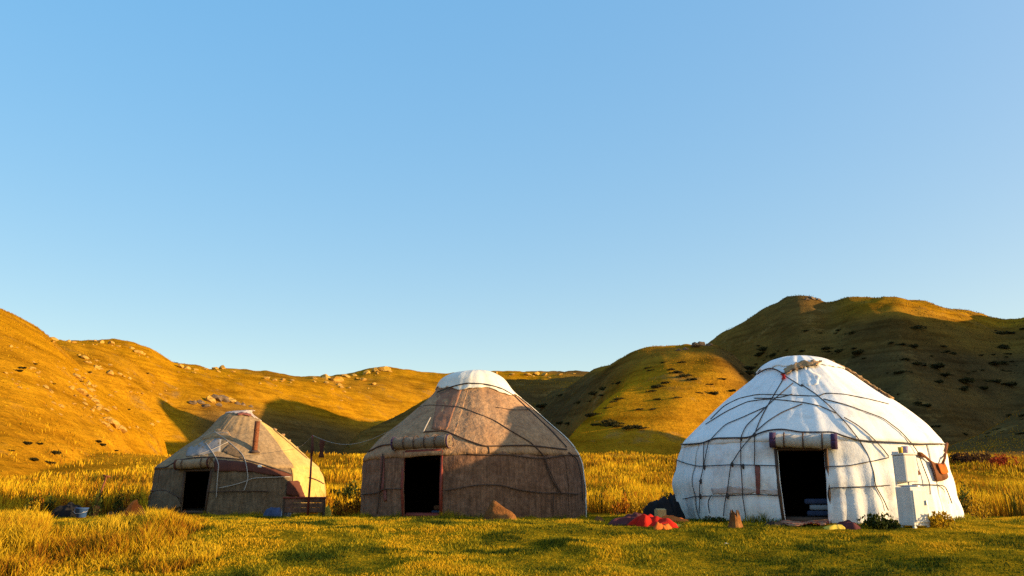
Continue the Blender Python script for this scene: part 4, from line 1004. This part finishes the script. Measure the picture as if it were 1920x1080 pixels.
# -- stump
def stump():
    p = lzr(1377, 12.9); V, Fc, n = [], [], 14
    prof = [(.115, -.03), (.10, .03), (.085, .08), (.075, .15), (.07, .19)]
    for r_, z in prof:
        for j in range(n):
            a = 2 * math.pi * j / n; q = r_ * (1 + .14 * math.sin(3 * a + 1) + .08 * math.sin(7 * a))
            V.append((q * math.cos(a), q * math.sin(a), z + (0.05 * math.sin(5 * a) + .03 * math.sin(2 * a) if z > .17 else 0)))
    for i in range(len(prof) - 1):
        for j in range(n): Fc.append((i * n + j, i * n + (j + 1) % n, (i + 1) * n + (j + 1) % n, (i + 1) * n + j))
    V.append((0, 0, .15)); k = len(V) - 1
    for j in range(n): Fc.append(((len(prof) - 1) * n + j, (len(prof) - 1) * n + (j + 1) % n, k))
    o = empty('wood_stump', p); tag(o, 'short splintered wood stump in front of the white yurt', 'stump'); CLEAR.append((p[0], p[1], .12))
    mesh_np('bark', V, Fc, M['rock_orange'], o, False)
    for a in (0.4, 1.9, 3.4, 5.0):
        v, f = tube([(.055 * math.cos(a), .055 * math.sin(a), .14), (.06 * math.cos(a), .06 * math.sin(a), .2), (.055 * math.cos(a), .055 * math.sin(a), .25)], .022, 4, True, [1, .7, .2]); mesh_np('splinter', v, f, M['dark_wood'], o, False)
stump()

# -- washstand
def washstand():
    p = lzr(1713, 13.7); rz = math.atan2(p[0], p[1])
    o = empty('washstand', (p[0], p[1], p[2]), -rz + R(42)); tag(o, 'white washstand with a water tank over a low cabinet', 'washstand')
    CLEAR.append((p[0], p[1], .3)); w, d = .29, .31; cx, cy = .10, .12
    T = Matrix.Rotation(R(-3), 3, 'Y')
    bm = bmesh.new(); bm_box(bm, (cx, cy, .31), (w, d, .56), None, .012); cab = bm_obj('cabinet', bm, M['white_paint'], o)
    bm = bmesh.new(); bm_box(bm, (cx, cy - d / 2 - .008, .31), (w - .06, .016, .46), None, .005); dr = bm_obj('cabinet_door', bm, M['white_paint'], cab)
    bm = bmesh.new(); bm_box(bm, (cx + .1, cy - d / 2 - .025, .36), (.02, .02, .07), None, .004); bm_obj('handle', bm, M['steel'], cab)
    for x in (-1, 1):
        for y in (-1, 1):
            bm = bmesh.new(); bm_box(bm, (cx + x * (w / 2 - .03), cy + y * (d / 2 - .03), .0), (.04, .04, .07)); bm_obj('foot', bm, M['white_paint'], o)
    # basin: rim and bowl
    V, Fc = [], []; n = 24
    for r_, z in ((.02, .545), (.11, .55), (.145, .605), (.165, .615), (.165, .597)):
        for j in range(n): a = 2 * math.pi * j / n; V.append((cx + r_ * math.cos(a) * w / .36, cy + r_ * math.sin(a), z))
    for i in range(4):
        for j in range(n): Fc.append((i * n + j, i * n + (j + 1) % n, (i + 1) * n + (j + 1) % n, (i + 1) * n + j))
    mesh_np('basin', V, Fc, M['steel'], o)
    bm = bmesh.new(); bm_box(bm, (cx, cy + d / 2 - .03, .86), (w, .02, .52), None, .004); bm_obj('back_panel', bm, M['white_paint'], o)
    bm = bmesh.new(); bm_box(bm, (cx - .02, cy + .02, .86), (w - .05, .24, .40), None, .03); tk = bm_obj('water_tank', bm, M['white_paint'], o)
    bm = bmesh.new(); bm_box(bm, (cx - .02, cy + .02, 1.075), (w - .03, .26, .025), None, .008); bm_obj('tank_lid', bm, M['white_paint'], tk)
    v, f = tube([(cx - .02, cy + .0, .67), (cx - .02, cy - .0, .62)], .012, 8); mesh_np('tap', v, f, M['steel'], tk)
    def cup(x, y, z, r_, h, mat, name, label):
        V, Fc = [], []; n = 14
        for q, zz in ((.8, 0), (1, h), (.88, h), (.7, .01)):
            for j in range(n): a = 2 * math.pi * j / n; V.append((r_ * q * math.cos(a), r_ * q * math.sin(a), zz))
        for i in range(3):
            for j in range(n): Fc.append((i * n + j, i * n + (j + 1) % n, (i + 1) * n + (j + 1) % n, (i + 1) * n + j))
        Fc.append(tuple(range(n))[::-1]); Fc.append(tuple(3 * n + j for j in range(n)))
        q = o.matrix_basis @ Vector((x, y, z)); k = mesh_np(name, V, Fc, mat); k.location = q; tag(k, label, 'cup')
    cup(cx - .12, cy - .03, 1.088, .035, .09, M['yellow'], 'yellow_cup', 'small yellow cup on top of the washstand tank')
    cup(cx + .02, cy + .03, 1.088, .05, .11, fabric('lilac', (.30, .24, .36), (.38, .30, .44), 5), 'lilac_mug', 'lilac mug on top of the washstand tank')
washstand()

# -- cloth hung on the white yurt's wall
def hung(name, rows, mat, label, cat, off=.06, nu=18, parent=None, thick=.02, rag=.5):
    """rows: pixel polylines from the top edge down"""
    V, nv = [], len(rows)
    for q, row in enumerate(rows):
        for i, (a, b) in enumerate(resample_n(row, nu)):
            p, n = YW.hit(a, b)
            while p is None: a -= 2; p, n = YW.hit(a, b)
            V.append(p + n * (off + .012 * math.sin(i * .9 + q)))
    V = np.array(V); c = V.mean(0) if parent is None else np.array(parent.location)
    Fc = [(j * nu + i, (j + 1) * nu + i, (j + 1) * nu + i + 1, j * nu + i + 1) for j in range(nv - 1) for i in range(nu - 1)]
    o = mesh_np(name, V - c, Fc, mat, parent); md = o.modifiers.new('thickness', 'SOLIDIFY'); md.thickness = thick; md.offset = 0
    if parent is None: o.location = c; tag(o, label, cat)
    return o
bag = hung('saddlebag', [[(1738, 864), (1746, 869), (1755, 871), (1764, 866)], [(1741, 872), (1749, 877), (1758, 879), (1768, 874)], [(1746, 884), (1752, 889), (1761, 891), (1771, 886)], [(1751, 901), (1756, 903), (1763, 902), (1773, 896)]], M['brown_cloth'], 'brown saddlebag with a red pocket hung on the white yurt wall', 'saddlebag', .05)
hung('pocket', [[(1750, 872), (1757, 874), (1765, 870)], [(1753, 881), (1760, 883), (1767, 880)], [(1756, 889), (1762, 891), (1769, 888)]], M['orange_cloth'], None, None, .078, 8, bag, .01)
for pts, rr in (([(1717, 852), (1722, 853), (1730, 858), (1740, 866), (1746, 871)], [1.5, 1.7, 1, .9, 1.1]), ([(1762, 869), (1766, 858), (1768, 846), (1770, 834)], [1.1, .9, .9, 1.3])):
    P = [h_[0] + h_[1] * .05 for h_ in (YW.hit(*q) for q in pts) if h_[0] is not None]; rr = rr[:len(P)]; v, f = tube(np.array(P) - np.array(bag.location), .022, 7, True, rr); mesh_np('strap', v, f, M['brown_cloth'], bag)
hung('brown_rag', [[(1694, 857), (1700, 856), (1706, 858)], [(1697, 866), (1703, 866), (1709, 868)], [(1701, 873), (1706, 875), (1711, 878)], [(1709, 882), (1713, 884), (1716, 885)], [(1711, 895), (1715, 894), (1721, 890)]], M['brown_cloth'], 'small brown rag hung over the washstand on the white yurt', 'rag', .06, 8)

# -- rugs and cushions at the white yurt's door
def ground_sheet(name, top, bot, mat, label, cat, lift=.03, nu=24, nv=6, bump=.02):
    T, B = resample_n(top, nu), resample_n(bot, nu); V = []
    for j in range(nv):
        for i in range(nu):
            a, b = (1 - j / (nv - 1)) * T[i] + j / (nv - 1) * B[i]; p = ground(a, b)
            V.append(p + np.array([0, 0, lift + bump * float(fbm(np.array([p[0] * 4]), np.array([p[1] * 4]), 1.0, 2)[0])]))
    V = np.array(V); c = V.mean(0)
    Fc = [(j * nu + i, (j + 1) * nu + i, (j + 1) * nu + i + 1, j * nu + i + 1) for j in range(nv - 1) for i in range(nu - 1)]
    o = mesh_np(name, V - c, Fc, mat); o.location = c; md = o.modifiers.new('thickness', 'SOLIDIFY'); md.thickness = .018; md.offset = -1
    for i in range(0, nu, 2): q = V[(nv // 2) * nu + i]; CLEAR.append((q[0], q[1], .2))
    return tag(o, label, cat)
ground_sheet('door_rug', [(1455, 978.5), (1500, 979), (1552, 978.5)], [(1462, 986), (1505, 988), (1556, 986)], M['rug_red'], 'dark red patterned rug on the grass at the white yurt door', 'rug', .045, bump=.03)
lump('yellow_cushion', lzr(1566, 13.2), (.20, .10, .09), M['yellow'], 'flat yellow cushion lying beside the door rug', 'cushion', 12, .0, .2)
lump('maroon_shawl', lzr(1588, 13.3), (.20, .12, .15), M['maroon_quilt'], 'maroon shawl bunched beside the yellow cushion', 'shawl', 13, .2, .6)
lump('black_coat', lzr(1449, 13.3), (.15, .10, .10), M['black_cloth'], 'black coat dropped left of the white yurt door', 'coat', 14, .0, .5)
def quilts(y, px, py, inward, cols, label):
    p, n = y.hit(px, py - 12); q = p - np.array([n[0], n[1], 0]) * inward; o = empty('quilt_pile', (q[0], q[1], y.z0 + .095), -math.atan2(q[0], q[1])); tag(o, label, 'quilts')
    for i, c in enumerate(cols):
        bm = bmesh.new(); bm_box(bm, (.03 * math.sin(i * 2), .02 * math.cos(i), .05 + i * .095), (.68 - .04 * (i % 2), .4, .088), None, .03); bm_obj('quilt', bm, c, o, True)
quilts(YW, 1515, 975, .75, [M['blue_cloth'], M['pale_plastic'], M['blue_cloth']], 'pile of folded blue quilts inside the white yurt doorway')
quilts(YG, 790, 965, 1.0, [M['blue_cloth'], M['brown_cloth']], 'low pile of folded quilts inside the grey yurt doorway')

# -- things by the small yurt
def bench():
    p = lzr(569, 19.3); o = empty('wood_trough', (p[0], p[1], p[2]), -math.atan2(p[0], p[1]) + .05); tag(o, 'low wooden feed trough on legs in front of the small yurt', 'trough'); CLEAR.append((p[0], p[1], .3))
    def b(name, c, s, m=M['plank']): bm = bmesh.new(); bm_box(bm, c, s, None, .006); return bm_obj(name, bm, m, o)
    for k in range(3): b('front_plank', (0, -.16, .17 + k * .105), (.84, .022, .098))
    for k in range(3): b('back_plank', (0, .16, .17 + k * .105), (.84, .022, .098))
    for x in (-.405, .405): b('end_board', (x, 0, .27), (.025, .295, .30))
    b('bottom_board', (0, 0, .125), (.78, .29, .02))
    for x in (-.44, .44):
        for y in (-.15, .15): b('leg', (x, y, .22), (.045, .05, .46), M['dark_wood'])
    b('rail', (0, -.18, .44), (.95, .03, .035), M['red_wood'])
bench()
lump('pale_sack', lzr(610, 19.6), (.13, .14, .44), M['yellow'], 'pale canvas sack in the sun beside the wooden trough', 'sack', 21, .2, .4, boxy=4)
lump('white_bag', lzr(536, 19.6), (.11, .12, .5), M['pale_plastic'], 'whitish plastic bag leaning on the left end of the trough', 'bag', 22, .1, .6, boxy=3.5)
lump('blue_bundle', lzr(513, 20.6), (.24, .2, .34), M['blue_cloth'], 'dark blue bundle against the small yurt wall', 'bundle', 23, .1, .5, boxy=3.5)
def pole_line():
    p = lzr(577, 19.0); d = math.hypot(p[0], p[1]); top = CZ + d * E(577, 816)
    o = empty('clothes_pole', p); tag(o, 'thin dark red pole carrying the line between the small and grey yurts', 'pole'); h = top - p[2]
    v, f = tube([(0, 0, -.1), (.01, 0, h * .5), (0, 0, h)], .024, 7, True, [1.1, 1, .8]); mesh_np('shaft', v, f, M['red_wood'], o)
    v, f = tube([(0, 0, h * .72), (.01, .01, h * .82), (0, 0, h * .97)], .036, 9, True, [.6, 1.1, .6]); mesh_np('cloth_wrap', v, f, M['red_cloth'] if 0 else M['maroon'], o)
    tip = np.array([p[0], p[1], top]); a, _ = YT.hit(552, 846); a = a + np.array([0, 0, .06]); b, _ = YG.hit(756, 800); b = b + np.array([0, 0, .06])
    P = [a + (tip - a) * t - np.array([0, 0, .06 * math.sin(math.pi * t)]) for t in np.linspace(0, 1, 8)]
    P += [tip + (b - tip) * t - np.array([0, 0, .34 * math.sin(math.pi * t) * (1 - .25 * t)]) for t in np.linspace(0, 1, 26)[1:]]
    c = tip; v, f = tube(np.array(P) - c, .005, 5); k = mesh_np('clothes_line', v, f, M['rope_white']); k.location = c; tag(k, 'slack pale line strung from the red pole to the grey yurt', 'line')
    q = P[7 + 3]; V = []; 
    for j in range(9):
        for i in range(4): V.append((.05 * (i - 1.5) / 1.5 * (1 + .2 * math.sin(j)), .015 * math.sin(i * 2 + j), -.05 * j))
    o2 = mesh_np('red_cloth_strip', V, [(j * 4 + i, j * 4 + i + 1, j * 4 + i + 5, j * 4 + i + 4) for j in range(8) for i in range(3)], M['maroon']); o2.location = q; tag(o2, 'narrow dark red cloth hanging from the slack line', 'cloth')
    md = o2.modifiers.new('thickness', 'SOLIDIFY'); md.thickness = .008
pole_line()

def spade():
    b = lzr(174, 19.6); d = math.hypot(b[0], b[1]); top = np.array([*(pixdir(200, 893)[:2] / np.linalg.norm(pixdir(200, 893)[:2]) * d), CZ + d * E(200, 893)])
    o = empty('spade', b); tag(o, 'rust red spade stuck leaning in the grass left of the small yurt', 'spade'); t = top - b; u = t / np.linalg.norm(t)
    v, f = tube([u * .2, u * .5, t], .021, 7); mesh_np('handle', v, f, M['rust'], o)
    s_ = np.cross(u, [0, 1, 0]); s_ /= np.linalg.norm(s_)
    v, f = tube([t - s_ * .08, t, t + s_ * .08], .02, 7); mesh_np('grip', v, f, M['rust'], o)
    V = []; 
    for q, w in ((-.12, .0), (-.06, .07), (.05, .10), (.18, .10), (.24, .04)):
        for x in (-1, -.5, 0, .5, 1): V.append(u * q + s_ * w * x + np.cross(s_, u) * .03 * x * x)
    bl = mesh_np('blade', V, [(j * 5 + i, j * 5 + i + 1, j * 5 + i + 6, j * 5 + i + 5) for j in range(4) for i in range(4)], M['rust'], o); bl.modifiers.new('thickness', 'SOLIDIFY').thickness = .006
spade()
lump('dark_tarpaulin', lzr(128, 19.5), (.28, .22, .42), M['black_cloth'], 'dark folded tarpaulin lying in the grass left of the spade', 'tarpaulin', 31, .1, .5, boxy=3)
lump('rust_blanket', lzr(238, 20.6), (.46, .34, .46), M['brown_cloth'], 'rusty brown blanket heaped between the spade and the small yurt', 'blanket', 32, .4, .9)
lump('red_shawl', lzr(250, 19.9), (.3, .24, .36), M['orange_cloth'], 'orange red shawl on the rusty blanket heap', 'shawl', 33, .8, .8)
def tub():
    p = lzr(153, 19.0); V, Fc, n = [], [], 20
    for r_, z in ((.09, 0), (.12, .19), (.13, .19), (.13, .175), (.115, .18), (.08, .02)):
        for j in range(n): a = 2 * math.pi * j / n; V.append((r_ * math.cos(a), r_ * math.sin(a), z))
    for i in range(5):
        for j in range(n): Fc.append((i * n + j, i * n + (j + 1) % n, (i + 1) * n + (j + 1) % n, (i + 1) * n + j))
    Fc.append(tuple(range(n))[::-1]); Fc.append(tuple(5 * n + j for j in range(n)))
    o = mesh_np('blue_tub', V, Fc, M['blue_plastic']); o.location = p; tag(o, 'small blue plastic tub in the grass beside the spade', 'tub'); CLEAR.append((p[0], p[1], .2))
    v, f = tube([(-.13, 0, .18), (-.135, -.05, .12), (-.05, -.14, .08), (.05, -.14, .08), (.135, -.05, .12), (.13, 0, .18)], .004, 5); mesh_np('bail_handle', v, f, M['steel'], o)
tub()
lump('paper_scrap', lzr(1359, 11.4), (.035, .03, .035), M['cream'], 'scrap of white paper on the lawn before the white yurt', 'paper', 41, 0, .5)
lump('tan_stone', lzr(1122, 14.6), (.13, .1, .14), M['rock_orange'], 'small tan stone on the lawn edge right of the grey yurt', 'stone', 42, 0, .4)

# ------------------------------------------------------------------ grass
def sample_polar(n, r0, r1, a0, a1, p=0.0):
    u = rng.random(n)
    r = np.sqrt(r0 ** 2 + u * (r1 ** 2 - r0 ** 2)) if p == 0 else r0 * (r1 / r0) ** u
    a = R(a0) + rng.random(n) * R(a1 - a0); return r * np.sin(a), r * np.cos(a)

x, y = sample_polar(330000, 7.2, 21.5, -38, 38, 1)
k = keep(x, y); x, y = x[k], y[k]; n = len(x)
pt = 0.60 + 0.62 * fbm(x, y, 1.1, 3) + 0.35 * fbm(x + 30, y, 0.3, 2) - .9 * sstep(.35, .75, fbm(x - 20, y * 1.7, .8, 3)) + rng.normal(0, .16, n)
cl = fbm(x + 11, y + 5, 0.55, 3)
h = (0.022 + 0.03 * np.clip(cl + .3, 0, 1) + 0.012 * rng.random(n)) * rng.uniform(.7, 1.4, n)
base = mixc(pt, [(0, (.018, .03, .004)), (.35, (.08, .085, .006)), (.65, (.26, .19, .008)), (1, (.42, .24, .01))])
tip = mixc(pt, [(0, (.03, .055, .006)), (.35, (.18, .18, .010)), (.65, (.46, .34, .012)), (1, (.66, .40, .015))])
blades('lawn_grass', x, y, h, .006 + .008 * rng.random(n), base, tip, .8, label='short green and golden grass before the yurts', cat='grass')

x, y = sample_polar(165000, 8.0, 20.5, -40, -9, 1)
edge = x + .372 * y + .1 + .5 * fbm(x, y, 1.3, 2)
front = y - 9.5 + 1.1 * sstep(-3.9, -5.4, x) + .55 * fbm(x + 7, y, 1.6, 2)
k = keep(x, y) & (edge < 0) & (front > 0) & (y < 17.5 + .6 * fbm(x, y, 2, 2)) & (fbm(x, y, .5, 2) > -.55)
for q in ((174, 19.6), (128, 19.5), (240, 20.6), (252, 19.9), (153, 19.0)):
    g_ = lzr(*q); aa = math.atan2(g_[0], g_[1]); k &= ~((np.abs(np.arctan2(x, y) - aa) < .014) & (np.hypot(x, y) > np.hypot(g_[0], g_[1]) - 5.5))
x, y = x[k], y[k]; n = len(x)
pt = .62 + .45 * fbm(x, y, .9, 2) + rng.normal(0, .2, n)
h = (.16 + .2 * np.clip(.5 + fbm(x, y, .8, 2), 0, 1.2)) * rng.uniform(.6, 1.2, n) * np.clip(.45 + .55 * np.minimum(-edge[k], front[k]) / .8, .4, 1) * np.where(y > 12.5, .5, 1) * np.where((np.arctan2(x, y) > az_tan(95, 950)[0]) & (np.arctan2(x, y) < az_tan(275, 950)[0]), .62, 1.0)
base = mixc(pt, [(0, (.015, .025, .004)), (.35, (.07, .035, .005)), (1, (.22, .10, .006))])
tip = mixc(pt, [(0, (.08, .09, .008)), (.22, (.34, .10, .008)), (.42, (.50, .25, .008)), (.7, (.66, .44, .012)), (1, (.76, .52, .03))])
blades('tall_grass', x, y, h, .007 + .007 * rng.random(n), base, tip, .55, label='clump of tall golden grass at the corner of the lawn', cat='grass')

x, y = sample_polar(230000, 19.5, 66, -42, 42, 1)
edge = y - 20.8 - .6 * fbm(x, y, 2, 2) - .0 * x
edge = np.where(x < -9.2, np.hypot(x, y) - 22.6, edge); edge = np.where(x > 8.2, y - 16.5 - .5 * fbm(x, y, 2, 2), edge)
k = keep(x, y) & (edge > 0) & (fbm(x + 50, y, 2.6, 3) > -.75 + .5 * rng.random(len(x))) & (rng.random(len(x)) < 1.15 - sstep(30, np.where(x < -.2 * y, 48, 66), np.hypot(x, y))); x, y = x[k], y[k]; n = len(x)
pt = .55 + .55 * fbm(x, y, 1.8, 3) + rng.normal(0, .24, n)
h = (.20 + .40 * np.clip(.5 + 1.0 * fbm(x + 3, y, 1.4, 3), 0, 1.3)) * rng.uniform(.55, 1.15, n) * np.clip(1.35 - np.hypot(x, y) / 55, .3, 1)
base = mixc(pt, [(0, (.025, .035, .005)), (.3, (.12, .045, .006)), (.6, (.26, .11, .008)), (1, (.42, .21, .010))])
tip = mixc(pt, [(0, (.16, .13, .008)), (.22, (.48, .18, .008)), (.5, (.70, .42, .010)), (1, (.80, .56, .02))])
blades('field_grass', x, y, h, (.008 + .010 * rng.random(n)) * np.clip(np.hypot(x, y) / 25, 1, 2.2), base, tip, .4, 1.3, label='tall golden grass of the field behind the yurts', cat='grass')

x, y = sample_polar(260000, 52, 330, -38, 38, 1)
r_ = np.hypot(x, y); k = rng.random(len(x)) < np.clip((r_ - 45) / 25, 0, 1) * (.45 + .5 * fbm(x, y, 6, 3)); x, y, r_ = x[k], y[k], r_[k]; n = len(x)
az = np.arctan2(x, y); dry_shade = 1 - sstep(R(12), R(17), az + .0006 * (r_ - 150)) * sstep(100, 140, r_)
dry_shade = np.minimum(dry_shade, 1 - .85 * sstep(120, 150, r_) * (1 - sstep(20, 31, height(x, y))) * sstep(R(-23), R(-20), az))  # tufts on the valley floor dulled too, as painted shadow
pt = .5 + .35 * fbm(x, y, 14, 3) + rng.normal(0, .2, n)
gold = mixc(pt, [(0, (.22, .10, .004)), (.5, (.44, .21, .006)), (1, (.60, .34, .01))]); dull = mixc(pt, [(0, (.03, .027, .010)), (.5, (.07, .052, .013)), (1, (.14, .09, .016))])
c = gold * dry_shade[:, None] + dull * (1 - dry_shade)[:, None]
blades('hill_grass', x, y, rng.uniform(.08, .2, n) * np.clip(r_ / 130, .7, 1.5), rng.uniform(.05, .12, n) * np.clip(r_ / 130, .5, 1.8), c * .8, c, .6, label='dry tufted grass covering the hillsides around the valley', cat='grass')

# grass growing up against the yurts' hems
X, Y_ = [], []
for yy, n_ in ((YW, 2600), (YG, 2400), (YT, 2000)):
    th = yy.th_f + rng.uniform(-1.7, 1.7, n_); P = yy.point(np.full(n_, .6), th, 0.0); o_ = np.abs(rng.normal(0, .10, n_)) + .02
    k = (th - yy.thl) * (th - yy.thr) > 0; P, th, o_ = P[k], th[k], o_[k]
    X.append(P[:, 0] + o_ * np.sin(th)); Y_.append(P[:, 1] + o_ * np.cos(th))
x, y = np.concatenate(X), np.concatenate(Y_); n = len(x); pt = .55 + .5 * fbm(x, y, .6, 2) + rng.normal(0, .2, n)
h = rng.uniform(.05, .13, n) * np.clip(.7 + 1.1 * fbm(x, y, .5, 2), .3, 1.8)
blades('hem_grass', x, y, h, rng.uniform(.006, .012, n), mixc(pt, [(0, (.02, .035, .004)), (.5, (.12, .11, .008)), (1, (.36, .22, .01))]), mixc(pt, [(0, (.05, .08, .006)), (.5, (.28, .24, .010)), (1, (.62, .40, .015))]), .6, label='tufts of grass growing against the hems of the yurts', cat='grass')
